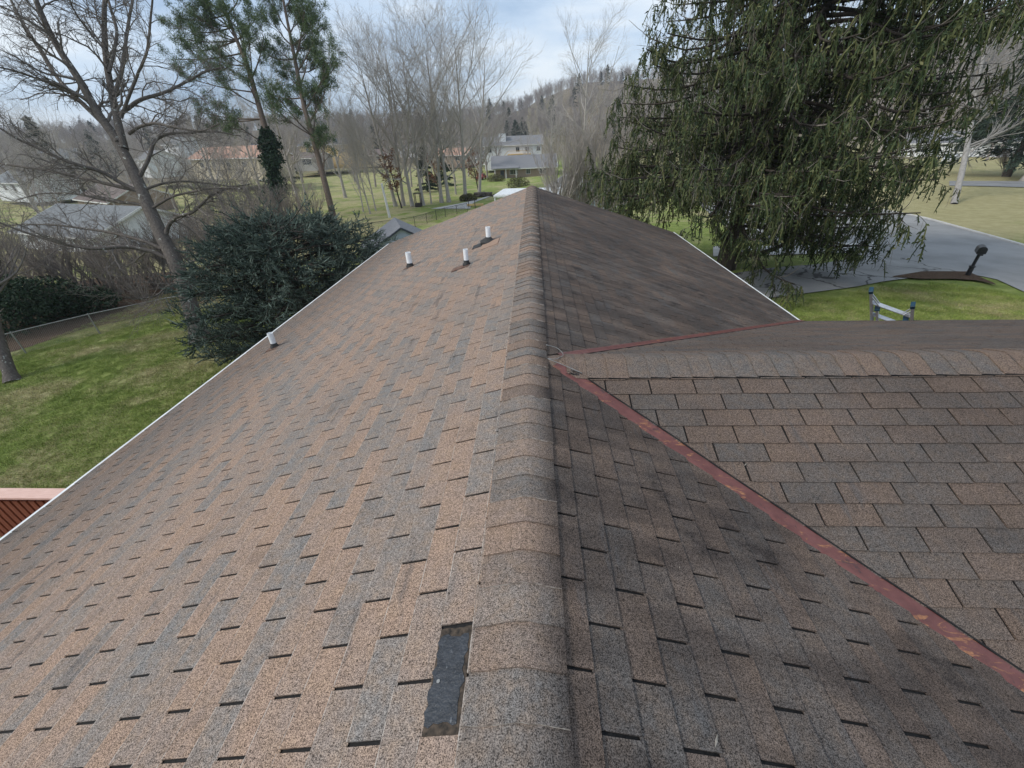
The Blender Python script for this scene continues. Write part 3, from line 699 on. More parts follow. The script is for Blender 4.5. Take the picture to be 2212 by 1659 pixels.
# white specks, twig litter and a bit of wire on the roof
wire = MB(); c0 = np.array([.20, 2.60, -.03])
pts = [(.13, 2.78, .0), (.22, 2.80, -.035), (.27, 2.72, -.06), (.19, 2.62, -.045), (.12, 2.60, -.015), (.24, 2.56, -.05), (.33, 2.52, -.075), (.38, 2.50, -.09)]
wire.tube(smooth_line([(a, b_, c+.02) for a, b_, c in pts], 30), .0028, 5); tag(wire.build('wire', M['galv'], smooth=True), 'thin loose grey wire curled at the ridge junction', 'wire')
b = MB(); r_ = random.Random(9)
for i in range(14):
    a = np.array([.345+r_.uniform(-.04, .04), 2.515+r_.uniform(-.02, .02), -.085]); e_ = a+np.array([r_.uniform(-.05, .05), r_.uniform(-.03, .03), r_.uniform(0, .035)]); b.tube([a, e_], [.003, .0015], 5)
tag(b.build('dry_twigs', M['black']), 'small clump of dark twigs caught at the top of the valley', 'twigs')
b = MB()
for i in range(230):
    pl, um, vm_ = [(PL, (0.3, 13), (.3, 5)), (PR, (.4, 12), (.3, 4.5)), (PF, (1., 8), (.3, 3))][r_.choice([0, 0, 1, 1, 2])]; u, v = r_.uniform(*um), r_.uniform(*vm_)
    c = pl.w(u, v, .009)
    if pl is PR and yfront(c[0]) < c[1] < yback(c[0]): continue
    if pl is PF and c[1] > YC or (pl is PF and c[1] < yfront(c[0])): continue
    s_ = r_.uniform(.003, .008); a = r_.uniform(0, 6.28); d1 = pl.U*math.cos(a)+pl.V*math.sin(a); d2 = pl.U*-math.sin(a)+pl.V*math.cos(a); e1 = s_*r_.uniform(1, 3.0)
    b.add([c-d1*e1, c+d2*s_*.5+pl.N*.002, c+d1*e1, c-d2*s_*.5, c+pl.N*.003], [(0, 3, 4), (3, 2, 4), (2, 1, 4), (1, 0, 4)])
tag(b.build('leaf_litter', M['twig_tan']), 'scattered pale bits of leaf and bark on the shingles', 'debris', kind='stuff')

# ------------------------------------------------------------------ deck below the left eave
dk = empty('deck', (-7.2, 3.4, -6.1), 'red-brown wooden deck with a pink painted rail below the left eave', 'deck')
def D(name, b, m, bevel=0): o = b.build(name, m, dk, bevel=bevel); o.location = (7.2, -3.4, 6.1); return o
ry, rz_ = 3.98, -2.95
b = MB(); b.box((-8.2, ry, rz_), (6.0, .20, .04)); D('rail_cap', b, M['deckcap'], .004)
b = MB(); b.box((-8.2, ry-.0, rz_-.10), (6.0, .04, .09)); b.box((-8.2, ry, rz_-.92), (6.0, .04, .09)); D('rail', b, M['deckred'])
for i in range(44):
    b = MB(); b.box((-11.1+i*.135, ry-.04, rz_-.52), (.09, .032, .84)); D('baluster', b, M['deckred'])
for x in (-11.1, -9.2, -7.3, -5.4):
    b = MB(); b.box((x, ry+.07, rz_-1.6), (.10, .09, 3.16)); D('post', b, M['deckred'])
for i in range(26):
    b = MB(); b.box((-8.2, ry-.12-i*.148, rz_-1.03), (6.0, .14, .03)); D('deck_board', b, M['deckred'])

# ------------------------------------------------------------------ ladder against the cross gable's far eave
A, B = at(1882, 628, 6.35), at(1972, 660, 6.25)
A2, B2 = at(1888, 712, 6.9), at(1962, 722, 6.8)
lad = empty('ladder', (A2[0], A2[1]+.5, -4.3), 'aluminium extension ladder with dark blue end caps leaning on the eave', 'ladder')
LO = Vector((-A2[0], -A2[1]-.5, 4.3))
def Lp(name, b, m, bevel=0): o = b.build(name, m, lad, bevel=bevel); o.location = LO; return o
def lerp(a, b, t): return a+(b-a)*t
down = (A2+B2)/2-(A+B)/2; down /= np.linalg.norm(down)
wdir = nrm(B-A)
LA = A+down*3.2; LB = B+down*3.2
nrm_l = nrm(np.cross(wdir, down))
for P0, P1 in ((A, LA), (B, LB)):
    b = MB(); 
    b.beam(P0, P1, .085, .012, up=tuple(wdir)); b.beam(P0+nrm_l*.042-wdir*.0, P1+nrm_l*.042, .010, .035, up=tuple(wdir)); b.beam(P0-nrm_l*.042, P1-nrm_l*.042, .010, .035, up=tuple(wdir))
    Lp('rail', b, M['alu'])
    b = MB(); b.beam(P0-down*.035, P0+down*.03, .10, .055, up=tuple(wdir)); Lp('end_cap', b, M['blue'], .006)
for P0, sg in ((A, 1), (B, -1)):
    q0 = P0+down*.38+wdir*sg*.09; b = MB(); b.beam(q0, q0+down*2.7, .09, .03, up=tuple(wdir)); Lp('inner_rail', b, M['alu'])
    b = MB(); b.beam(q0-down*.01, q0+down*.012, .10, .07, up=tuple(wdir)); Lp('rail_end', b, M['blue'])
b = MB(); b.beam(B+down*.22+wdir*.012, B+down*.62+wdir*.012, .07, .008, up=tuple(wdir)); Lp('label_strip', b, M['blue'])
for i in range(9):
    a = A+down*(.27+.30*i); c = B+down*(.27+.30*i)
    b = MB(); b.beam(a-nrm_l*.018, c-nrm_l*.018, .014, .035, up=tuple(nrm_l)); b.beam(a+nrm_l*.018, c+nrm_l*.018, .014, .035, up=tuple(nrm_l)); Lp('rung', b, M['alu'])
for P0, sg in ((A, 1), (B, -1)):
    b = MB()
    for s in (-.028, .028): b.beam(P0+down*.10+nrm_l*s+wdir*sg*.01, P0+down*.27+wdir*sg*.12+nrm_l*s, .012, .018, up=tuple(nrm_l))
    Lp('brace', b, M['alu'])

# ------------------------------------------------------------------ mailbox
mb0 = gd(2088, 598)
mbx = empty('mailbox', mb0, 'black mailbox on a black post in the mulch beside the street', 'mailbox', rz=.95)
b = MB(); b.tube([(0, 0, 0), (0, 0, .42)], .085, 12); b.tube([(0, 0, .42), (0, 0, .47)], [.11, .10], 12); b.build('post_base', M['black'], mbx)
b = MB(); b.tube([(0, 0, .45), (0, 0, 1.0)], .055, 12); b.build('post', M['black'], mbx)
b = MB(); prof = [(-.14, 0), (.14, 0), (.14, .15)]+[(.14*math.cos(a), .15+.13*math.sin(a)) for a in np.linspace(.2, math.pi-.2, 8)]+[(-.14, .15)]
n_ = len(prof); b.add([(x_, p, 1.0+q) for x_, (p, q) in [(xx, pq) for xx in (-.22, .34) for pq in prof]], [tuple(range(n_))[::-1], tuple(range(n_, 2*n_))]+[(i, (i+1) % n_, (i+1) % n_+n_, i+n_) for i in range(n_)])
b.build('mailbox_body', M['black'], mbx, bevel=.01)
b = MB(); b.box((.05, 0, .965), (.6, .17, .06)); b.build('shelf', M['black'], mbx, bevel=.01)
b = MB(); b.box((.30, -.125, 1.12), (.03, .012, .16)); b.box((.27, -.128, 1.19), (.09, .012, .04)); b.build('flag', M['black'], mbx)

# ------------------------------------------------------------------ fences
def chainlink(label, pts, h, post_gap, mesh_=True, wire_r=.0025, m='galv', posts=None):
    P = np.array([[p[0], p[1], float(H(p[0], p[1]))] for p in pts]); L = np.linalg.norm(np.diff(P[:, :2], axis=0), axis=1).sum(); n = max(2, int(round(L/post_gap))+1)
    Q = resample(P, n); Q[:, 2] = H(Q[:, 0], Q[:, 1])
    root = empty('chain_link_fence', Q[0], label, 'fence'); inv = Vector(tuple(-Q[0]))
    for q in Q:
        b = MB(); b.tube([q-(0, 0, .1), q+(0, 0, h+.04)], .03, 8); o = b.build('post', M[m], root); o.location = inv
    b = MB(); b.tube([q+np.array([0, 0, h]) for q in Q], .022, 6); o = b.build('top_rail', M[m], root); o.location = inv
    if mesh_:
        k = int(L/.085); S = resample(Q, k); nn = int(h/.085); a = []; 
        for s in range(k-nn):
            a.append((S[s], S[s+nn]+np.array([0, 0, h]))); a.append((S[s+nn], S[s]+np.array([0, 0, h])))
        PP = np.array(a)+np.array([0, 0, .03]); PP[:, 1, 2] -= .05
        V_, F_ = polytubes(PP, np.full(PP.shape[:2], wire_r), 3)
        o = obj('wire_mesh', mesh_np('wire_mesh', V_, F_, M[m]), root, inv); tag(o, kind='stuff')
    return root
chainlink('grey chain link fence along the back lawn before the hedgerow', [gd(-120, 812), gd(0, 768), gd(107, 742+18), gd(230, 712+5), gd(339, 692), gd(420, 676), gd(520, 660)], 1.05, 3.0)
chainlink('thin dark chain link fence climbing beside the far roof edge', [gd(700, 520), gd(845, 500), gd(905, 490), gd(960, 470), gd(1010, 458)], 1.1, 2.6, True, .004, 'black')

# ------------------------------------------------------------------ generic buildings
def gable(name, label, cat, c, w, d, h, rise, rz, wall, roof, over=.35, windows=(), door=None, chimney=None, porch=None, group=None, trim='trim', hip=False, th=.20):
    """c = centre of the floor; w along the ridge (local x), d across (local y)"""
    root = empty(name, c, label, cat, group, rz)
    b = MB(); x, y = w/2, d/2
    b.add([(-x, -y, -1.5), (x, -y, -1.5), (x, y, -1.5), (-x, y, -1.5), (-x, -y, h), (x, -y, h), (x, y, h), (-x, y, h), (-x, 0, h+rise), (x, 0, h+rise)],
          [(0, 1, 5, 4), (2, 3, 7, 6), (1, 2, 6, 9, 5), (3, 0, 4, 8, 7)] if not hip else [(0, 1, 5, 4), (2, 3, 7, 6), (1, 2, 6, 5), (3, 0, 4, 7)])
    b.build('wall', M[wall], root)
    X = x+over; sl = rise/y; Y = y+over; ze = h-over*sl; t = .14; hx = X-(y*.8 if hip else 0)
    b = MB()
    for s in (-1, 1):
        top = [(-hx, 0, h+rise+.05), (hx, 0, h+rise+.05), (X, s*Y, ze+.05), (-X, s*Y, ze+.05)]
        b.add(top+[(p[0], p[1]*1.0, p[2]-t) for p in top], [(0, 1, 2, 3) if s < 0 else (3, 2, 1, 0), (7, 6, 5, 4), (0, 4, 5, 1), (1, 5, 6, 2), (2, 6, 7, 3), (3, 7, 4, 0)])
    if hip:
        for s in (-1, 1): b.add([(s*hx, 0, h+rise+.05), (s*X, -Y, ze+.05), (s*X, Y, ze+.05)], [(0, 1, 2)])
    rf = b.build('roof', M[roof], root)
    b = MB()
    for s in (-1, 1): b.beam((-X, s*(Y+.02), ze-.06), (X, s*(Y+.02), ze-.06), .04, th)
    if not hip:
        for s in (-1, 1):
            for q in (-1, 1): b.beam((s*(X+.025), q*.01, h+rise-.02), (s*(X+.025), q*Y, ze-.05), .04, th)
    b.build('trim_board', M[trim], root)
    for (face, p, z, ww, wh) in windows:
        if face in ('f', 'b'):
            s = -1 if face == 'f' else 1; cc = (p, s*(y+.03), z); dm = (ww, .06, wh); dg = (ww-.16, .08, wh-.16); dmn = (.04, .1, wh-.16)
        else:
            s = -1 if face == 'l' else 1; cc = (s*(x+.03), p, z); dm = (.06, ww, wh); dg = (.08, ww-.16, wh-.16); dmn = (.1, .04, wh-.16)
        b = MB(); b.box(cc, dm); b.box(cc, dmn); win = b.build('window', M['trim'], root)
        b = MB(); b.box(cc, dg); b.build('pane', M['glass'], win)
    if door:
        face, p = door; s = -1 if face == 'f' else 1
        b = MB(); b.box((p, s*(y+.03), 1.0), (.95, .06, 2.05)); dd = b.build('door', M['roofdark'], root)
        b = MB(); b.box((p+.38, s*(y+.08), 1.0), (.05, .06, .05)); b.build('handle', M['galv'], dd)
    if chimney:
        px_, py_, cw, ch, cm = chimney; b = MB(); b.box((px_, py_, h+rise/2+ch/2-.3), (cw, cw, rise+ch)); b.box((px_, py_, h+rise+ch-.25), (cw+.12, cw+.12, .10)); b.build('chimney', M[cm], rf)
    return root
def floor(p, dz=0): return (float(p[0]), float(p[1]), float(p[2])+dz)
def onground(p, dz=0): return (float(p[0]), float(p[1]), float(H(p[0], p[1]))+dz)

# shed close behind the blue-green evergreen
pk = at(865, 488, 24)
sh_h = pk[2]-H(pk[0], pk[1])
sx, sy = pk[0]-.375*1.98, pk[1]+.927*1.98
gable('shed', 'blue grey clapboard shed behind the dark evergreen and the left eave', 'shed', (sx, sy, float(H(sx, sy))), 3.6, 4.6, sh_h-1.35, 1.3, math.radians(112), 'shedblue', 'roofgray', .14, trim='roofdark', th=.08)
# clapboards on the shed's near gable
shed = [o for o in bpy.data.objects if o.name == 'shed'][0]
for i in range(14):
    z_ = .1+i*.2; 
    half = 2.3 if z_ < sh_h-1.35 else 2.3*(1-(z_+.1-(sh_h-1.35))/1.3)
    if half < .15: continue
    b = MB(); b.add([(-1.80, -half, z_), (-1.80, half, z_), (-1.80, half, z_+.2), (-1.80, -half, z_+.2), (-1.835, -half, z_), (-1.835, half, z_), (-1.805, half, z_+.2), (-1.805, -half, z_+.2)], [(4, 5, 6, 7), (0, 1, 5, 4), (0, 4, 7, 3), (1, 2, 6, 5)])
    b.build('clapboard', M['shedblue'], shed)
# neighbour's garage with white rakes beyond the far gable
pk = at(1228, 379, 38)
gh = pk[2]-H(pk[0], pk[1])
gable('garage', 'blue grey gabled garage with white rakes behind the bare shrubs', 'garage', (pk[0]+.6, pk[1]+4.2, float(H(pk[0], pk[1]+4))), 8.0, 7.6, gh-2.3, 2.2, math.radians(90), 'bluegray', 'roofpale', .35, windows=[('l', -1.2, 1.6, 1.0, 1.2), ('l', 1.8, 1.6, 1.0, 1.2)])
pk = at(1278, 368, 46)
gable('house', 'taller grey house with white rakes just behind the blue grey garage', 'house', (pk[0]+1.0, pk[1]+5, float(H(pk[0], pk[1]+4))), 10, 9, pk[2]-H(pk[0], pk[1])-2.6, 2.5, math.radians(90), 'bark_gray_wall', 'roofpale', .4, windows=[('l', -2, 2, 1, 1.2)])
# white flat canopy just past the ridge end
c = at(1115, 420, 33); cz = c[2]
cp = empty('carport', (c[0], c[1], float(H(c[0], c[1]))), 'flat white metal carport showing past the end of the ridge', 'carport', rz=-.12)
b = MB(); b.box((1.0, 1.2, cz-H(c[0], c[1])), (5.4, 4.4, .16)); b.box((1.0, 1.2, cz-H(c[0], c[1])+.1), (5.0, 4.0, .05)); b.build('roof', M['gutter'], cp, bevel=.02)
for x_ in (-1.6, 3.6):
    for y_ in (-.9, 3.3): b = MB(); b.box((x_, y_, (cz-H(c[0], c[1]))/2-.1), (.09, .09, cz-H(c[0], c[1])-.02)); b.build('post', M['gutter'], cp)
c = at(1140, 411, 40)
def vehicle(label, c, rz, paint, s=1.0, cat='car', name='parked_car'):
    root = empty(name, c, label, cat, rz=rz); m = MB()
    pr = [(-2.2, .35), (-2.25, .8), (-1.6, .95), (-1.0, 1.42), (.9, 1.45), (1.5, .98), (2.2, .88), (2.25, .4)]
    n = len(pr); m.add([(x, -.85*(.86 if z > 1.2 else 1), z) for x, z in pr]+[(x, .85*(.86 if z > 1.2 else 1), z) for x, z in pr], [tuple(range(n)), tuple(range(2*n-1, n-1, -1))]+[(i, i+n, (i+1) % n+n, (i+1) % n) for i in range(n)])
    m.build('body', M[paint], root, bevel=.05)
    for s_ in (-1, 1):
        m = MB(); m.add([(-1.35, s_*.865, 1.0), (1.3, s_*.865, 1.0), (.85, s_*.80, 1.38), (-.95, s_*.80, 1.38)], [(0, 1, 2, 3)]); m.build('side_window', M['glass'], root)
    m = MB(); m.add([(1.47, -.74, 1.02), (1.47, .74, 1.02), (.96, .66, 1.42), (.96, -.66, 1.42)], [(0, 1, 2, 3)]); m.build('windscreen', M['glass'], root)
    for x in (-1.4, 1.4):
        for y in (-.82, .82): m = MB(); m.tube([(x, y-.1, .33), (x, y+.1, .33)], .33, 16); m.build('wheel', M['tyre'], root)
    return root
vehicle('white van parked beyond the flat white carport', (float(c[0]), float(c[1]), float(H(c[0], c[1]))+1.0 if 0 else float(H(c[0], c[1]))), .5, 'carpaint', cat='van', name='parked_van')
# ranch house and the white house behind it
p = gd(1110, 386)
gable('house', 'low grey-roofed ranch house with a white-posted porch in front of the white house', 'house', (p[0]+2.6, p[1]+7, p[2]), 17, 10, 2.7, 2.6, math.radians(4), 'brick2', 'roofgray', .7, windows=[('f', -3, 1.5, 2.2, 1.3), ('f', 1, 1.5, 1.2, 1.3), ('f', 5, 1.5, 1.8, 1.3)], door=('f', -6.2))
rh = bpy.data.objects['house.002'] if 'house.002' in bpy.data.objects else None
if rh:
    for x_ in (-8.2, -5.2, -2.4): b = MB(); b.box((x_, -6.4, 1.35), (.2, .2, 2.6)); b.build('porch_post', M['trim'], rh)
    b = MB(); b.add([(-8.9, -4.9, 3.0), (-1.6, -4.9, 3.0), (-1.6, -6.8, 2.62), (-8.9, -6.8, 2.62), (-8.9, -4.9, 2.85), (-1.6, -4.9, 2.85), (-1.6, -6.8, 2.47), (-8.9, -6.8, 2.47)], [(0, 3, 2, 1), (4, 5, 6, 7), (3, 7, 6, 2), (1, 2, 6, 5), (0, 4, 7, 3)]); b.build('porch_roof', M['roofgray'], rh)
p = at(1085, 346, 128); z0 = float(H(p[0], p[1]))
gable('house', 'two-storey white house with a broad white chimney and yellow timber stairs', 'house', (p[0]+3.2, p[1]+5, p[2]-1.2), 18, 10, 5.4, 2.2, math.radians(3), 'white', 'roofgray', .5, windows=[('f', -7.2, 4.0, 1.2, 1.3), ('f', -5.5, 1.4, 1.2, 1.3), ('f', 1.5, 4.0, 1.2, 1.3), ('f', 4.5, 4.0, 1.2, 1.3), ('f', 8, 4.0, 1.2, 1.3), ('f', 2, 1.4, 3, 1.8)], chimney=(-3.2, -2.2, 2.2, 1.0, 'white'))
wh = [o for o in bpy.data.objects if o.name.startswith('house') and o.get('label', '').startswith('two-storey')][0]
b = MB(); b.box((2, -6.6, 2.7), (7, 3.2, .25))
for x_ in (-1.3, 2, 5.3): b.box((x_, -8.0, .6), (.18, .18, 4.2))
b.box((2, -8.1, 3.7), (7, .08, .10)); b.beam((-1.5, -7.6, 2.7), (-5.2, -7.6, -.6), .9, .25); b.beam((-1.5, -8.0, 3.7), (-5.2, -8.0, .4), .08, .12)
b.build('timber_deck', M['timber'], wh)
# houses down the valley, left to right
p = at(712, 350, 150)
gable('house', 'yellow two-storey house with dark roof seen between the pine trunks', 'house', (p[0], p[1]+5, p[2]-.6), 21, 10, 6.3, 1.7, math.radians(-12), 'yellow', 'roofdark', .5, windows=[('f', -7, 4.5, 1.4, 1.3), ('f', -2, 4.5, 1.4, 1.3), ('f', 4, 4.5, 1.4, 1.3), ('f', 8, 4.5, 1.4, 1.3), ('f', -6, 1.2, 2.4, 1.6), ('f', -1.5, 1.2, 2.4, 1.6)])
p = at(662, 350, 142)
gable('house', 'low brown-roofed wing with a dark carport left of the yellow house', 'house', (p[0], p[1]+3, p[2]-1.2), 12, 9, 2.6, 1.6, math.radians(-12), 'bark_gray_wall', 'roofbrown', .6, windows=[('f', 2, 1.3, 4, 1.9)])
p = at(500, 366, 105)
gable('house', 'long cream house under a salmon roof behind the big bare tree', 'house', (p[0], p[1]+5, p[2]-.8), 27, 10, 3.6, 2.3, math.radians(-22), 'cream', 'roofsalmon', .6, windows=[('f', -9, 1.9, 1.6, 1.2), ('f', -4, 1.9, 1.6, 1.2), ('f', 2, 1.9, 1.6, 1.2), ('f', 8, 1.9, 1.6, 1.2)])
p = at(385, 322, 135)
gable('house', 'pale blue-white house half hidden left of the salmon-roofed one', 'house', (p[0], p[1]+4, p[2]-3), 14, 9, 4.5, 2.0, math.radians(-35), 'white', 'roofpale', .5, windows=[('f', -3, 2.6, 1.4, 1.2), ('f', 3, 2.6, 1.4, 1.2)])
p = at(318, 345, 120)
gable('house', 'grey-roofed white house right behind the fork of the big bare tree', 'house', (p[0], p[1]+4, p[2]-3.2), 16, 9, 3.5, 2.0, math.radians(-40), 'white', 'roofgray', .5, windows=[('f', -3, 1.9, 1.4, 1.2), ('f', 3, 1.9, 1.4, 1.2)])
p = at(112, 350, 135)
gable('house', 'small pale house far left on the valley lawn', 'house', (p[0], p[1]+4, p[2]-1.5), 9, 8, 2.8, 2.4, math.radians(35), 'bark_gray_wall', 'roofpale', .5, windows=[('l', 0, 1.5, 2, 1.2)])
# near neighbour's large grey roof behind the hedgerow
p = at(150, 520, 43)
nz = float(H(p[0], p[1]))
gable('house', 'neighbouring house with a large pale grey roof behind the big bare tree', 'house', (p[0]-1.0, p[1]+6, nz-.3), 16, 10.5, p[2]-nz+1.0, 2.0, math.radians(-20), 'white', 'roofpale', .5, windows=[('f', -5, 1.4, 1.6, 1.1), ('f', 0, 1.4, 1.6, 1.1), ('f', 4.5, 1.4, 1.6, 1.1)])
p = at(210, 418, 75)
gable('house', 'brown-roofed house between the pale grey roof and the valley', 'house', (p[0], p[1]+5, float(H(p[0], p[1]))), 18, 10, 2.7, 2.2, math.radians(-30), 'brick2', 'roofbrown', .5, windows=[('f', -4, 1.5, 1.6, 1.1), ('f', 3, 1.5, 1.6, 1.1)])
for i, (x_, y_, d_, wl, rf_, lb) in enumerate([(978, 334, 150, 'brick2', 'roofsalmon', 'salmon-roofed house glimpsed between the tall grey trunks'),
        (1048, 340, 160, 'white', 'roofgray', 'small white house just left of the two-storey white house'), (800, 335, 170, 'cream', 'roofbrown', 'cream house with brown roof right of the yellow house'),
        (30, 392, 95, 'white', 'roofpale', 'long white building at the far left edge'), (560, 322, 190, 'white', 'roofdark', 'small white house above the salmon roof'),
        (890, 322, 210, 'white', 'roofgray', 'tiny white house low on the wooded hill behind the tall trees')]):
    p = at(x_, y_, d_)
    gable('house', lb, 'house', (p[0], p[1]+4, p[2]-2.8), [13, 13, 14, 22, 12, 12][i], 9, 2.8, 2.0, random.uniform(-.5, .3), wl, rf_, .5, windows=[('f', -3, 1.5, 1.6, 1.2), ('f', 3, 1.5, 1.6, 1.2)])
p = gd(1350, 400)
for lb, x_, y_, pt, rz in (('white car parked in the far left lawn', 118, 384, 'carpaint', .4), ('white car on the drive below the salmon-roofed house', 575, 392, 'carpaint', .1), ('dark red car beside the ranch house porch', 1040, 388, 'redpaint', 1.4), ('white car across the road seen past the spruce', 2050, 352, 'carpaint', .7)):
    p = gd(x_, y_); vehicle(lb, (float(p[0]), float(p[1]), float(p[2])), rz, pt)

# street light pole, box on post, wood pile
p = gd(842, 470)
top = at(832, 392, np.dot(p-CAM, FV)); hh = top[2]-p[2]
lp = empty('light_pole', p, 'pale leaning pole with a curved lamp arm behind the evergreen', 'lamp post')
b = MB(); b.tube([(0, 0, -.2), (-.25, 0, hh)], [.17, .12], 10); b.build('pole', M['pole'], lp)
b = MB(); b.tube(smooth_line([(-.2, 0, hh-.9), (.25, 0, hh+.1), (1.0, 0, hh+.45), (1.7, 0, hh+.40)], 10), .04, 6); b.build('lamp_arm', M['galv'], lp)
b = MB(); b.box((1.95, 0, hh+.38), (.6, .22, .12)); b.build('lamp_head', M['galv'], lp, bevel=.03)
p = gd(905, 447)
fb = empty('wooden_box', p, 'dark box standing on posts among the tall grey trunks', 'feeder box')
b = MB(); b.box((0, 0, 1.9), (1.0, .9, .08)); b.box((0, 0, .3), (.9, .8, .5)); b.build('box', M['bark_spruce'], fb)
for x_ in (-.42, .42):
    for y_ in (-.36, .36): b = MB(); b.box((x_, y_, 1.0), (.09, .09, 1.8)); b.build('post', M['bark_spruce'], fb)
p = gd(1052, 425); r_ = random.Random(4)
for i in range(9):
    b = MB(); a = r_.uniform(-.4, .4); L_ = r_.uniform(.8, 1.6); b.tube([(-L_/2, 0, 0), (L_/2, 0, 0)], r_.uniform(.16, .28), 8)
    o = b.build('log', M['bark_maple']); o.rotation_euler = (0, 0, a+r_.choice([0, 1.2])); o.location = (p[0]-1.6+(i % 5)*.75, p[1]+r_.uniform(-.3, .5), p[2]+.2+.35*(i//5))
    tag(o, 'cut log in the pile at the foot of the brown-leaved tree', 'log', 'logs piled at the foot of the brown-leaved tree')
p = gd(1020, 452)
b = MB(); b.box((0, 0, 1.2), (1.1, .12, .10)); b.box((-.45, 0, .6), (.09, .09, 1.2)); b.box((.45, 0, .6), (.09, .09, 1.2))
tag(b.build('wooden_gate_post', M['bark_spruce'], loc=p), 'dark timber frame where the far fence meets the drive', 'gate post')
p = gd(1027, 447)
b = MB(); b.box((0, 0, .3), (2.4, .5, .22)); b.box((-.9, 0, .15), (.1, .4, .3)); b.box((.9, 0, .15), (.1, .4, .3)); tag(b.build('bench', M['timber'], loc=p), 'low yellow timber bench beside the pale drive', 'bench')

# ------------------------------------------------------------------ trees
def tree_root(name, base, label, cat='tree', group=None, rz=0): return empty(name, base, label, cat, group, rz)
def tree_parts(root, lines, mats, origin, crown=None):
    """lines: [(name, [(P,R,sides)...], mat)]; geometry is given in world space, stored relative to origin"""
    for name, ls, m in lines:
        V_, F_ = join([polytubes(P-origin, R, n) for P, R, n in ls]); me = mesh_np(name, V_, F_, m)
        if name in ('trunk', 'limb'): me.polygons.foreach_set('use_smooth', [True]*len(me.polygons))
        o = obj(name, me, root)
        if name in ('twigs', 'foliage'): o['kind'] = 'stuff'
def roots_line(P, R, extra=1.5):
    R = R.copy(); R[:, 0] *= extra; return R

# ---- the big bare tree on the left lawn: limbs traced, twigs grown
def z1(x, y): return (x*.336, y*.336)
D0 = 17.2
TB = gd(435, 737); D0 = float(np.dot(TB-CAM, FV))
limbs = [
 ([(437, 742), (420, 690), (405, 640), (380, 560), z1(1060, 1550), z1(960, 1330), z1(890, 1150), z1(800, 980), z1(740, 870)], .36, .20, 0, 0),
 ([z1(770, 920), z1(620, 720), z1(540, 560), z1(420, 380), z1(310, 200), z1(230, 0), z1(170, -160), z1(130, -420)], .20, .06, -1.5, 0),
 ([z1(700, 830), z1(560, 690), z1(480, 620), z1(360, 490), z1(260, 310), z1(150, 140), z1(80, 0), z1(0, -200)], .11, .04, 1.5, 0),
 ([z1(800, 960), z1(760, 800), z1(740, 700), z1(720, 580), z1(690, 420), z1(670, 200), z1(680, 0), z1(720, -220), z1(740, -450)], .17, .05, .8, 0),
 ([z1(735, 620), z1(790, 450), z1(810, 250), z1(855, 0), z1(880, -200)], .09, .04, 1.5, 1),
 ([z1(780, 760), z1(800, 700), z1(860, 540), z1(950, 340), z1(980, 0), z1(1000, -200)], .07, .03, -1.2, 1),
 ([z1(770, 740), z1(900, 640), z1(1060, 600), z1(1200, 530), z1(1350, 450), z1(1450, 430)], .09, .03, 1.8, 1),
 ([z1(700, 470), z1(760, 200), z1(700, 0), z1(640, -220)], .07, .04, 2.0, 1),
 ([z1(830, 860), z1(900, 810), z1(1000, 790), z1(1150, 830), z1(1300, 850), z1(1420, 800)], .07, .02, -2.0, 1),
 ([z1(890, 1150), z1(950, 1040), z1(990, 900), z1(1080, 860), z1(1200, 860), z1(1400, 850), z1(1550, 880)], .09, .025, 1.0, 1),
 ([z1(890, 1230), z1(760, 1170), z1(650, 1100), z1(550, 1080), z1(380, 1020), z1(200, 930), z1(80, 880), z1(-100, 760)], .10, .03, -1.8, 1),
 ([z1(910, 1230), z1(760, 1200), z1(600, 1160), z1(300, 1090), z1(0, 1050), z1(-200, 1000)], .09, .03, 1.4, 1),
 ([z1(940, 1330), z1(880, 1305), z1(700, 1290), z1(500, 1240), z1(250, 1240), z1(100, 1290)], .07, .02, 2.2, 1),
 ([z1(1075, 1660), z1(1000, 1620), z1(800, 1580), z1(620, 1610), z1(400, 1570), z1(200, 1510), z1(0, 1440), z1(-150, 1380)], .10, .03, -2.0, 1),
 ([z1(1040, 1600), z1(960, 1560), z1(750, 1500), z1(550, 1470), z1(350, 1445), z1(100, 1440), z1(-100, 1460)], .08, .02, 1.2, 1),
 ([z1(1060, 1540), z1(1080, 1440), z1(1130, 1390), z1(1250, 1360), z1(1360, 1240), z1(1500, 1200)], .09, .03, -1.4, 1),
 ([z1(930, 1220), z1(1000, 1190), z1(1100, 1170), z1(1250, 1165), z1(1500, 1200), z1(1620, 1180)], .06, .02, 1.6, 1),
 ([z1(960, 1350), z1(1100, 1260), z1(1250, 1230), z1(1400, 1200), z1(1550, 1210)], .06, .02, -2.2, 1),
 ([z1(1100, 1660), z1(1180, 1610), z1(1300, 1600), z1(1450, 1590), z1(1560, 1620)], .05, .02, 1.0, 1),
 ([z1(600, 700), z1(560, 640), z1(440, 580), z1(250, 510), z1(100, 450), z1(0, 430), z1(-160, 380)], .07, .02, -2.0, 1),
 ([z1(560, 560), z1(380, 300), z1(240, 190), z1(100, 120), z1(-60, 60)], .05, .02, 2.0, 1),
 ([z1(680, 330), z1(560, 190), z1(470, 60), z1(420, -80)], .05, .02, -1.5, 1),
 ([(402, 630), (370, 610), (340, 640), (300, 650), (250, 640)], .05, .02, -2.6, 1),
 ([(385, 575), (430, 560), (480, 580), (520, 570)], .05, .02, -2.6, 1),
]
tr = tree_root('bare_tree', TB, 'large bare tree with lichen-spotted leaning trunk on the left back lawn')
Pm = []; trunkP = []; seconds = []
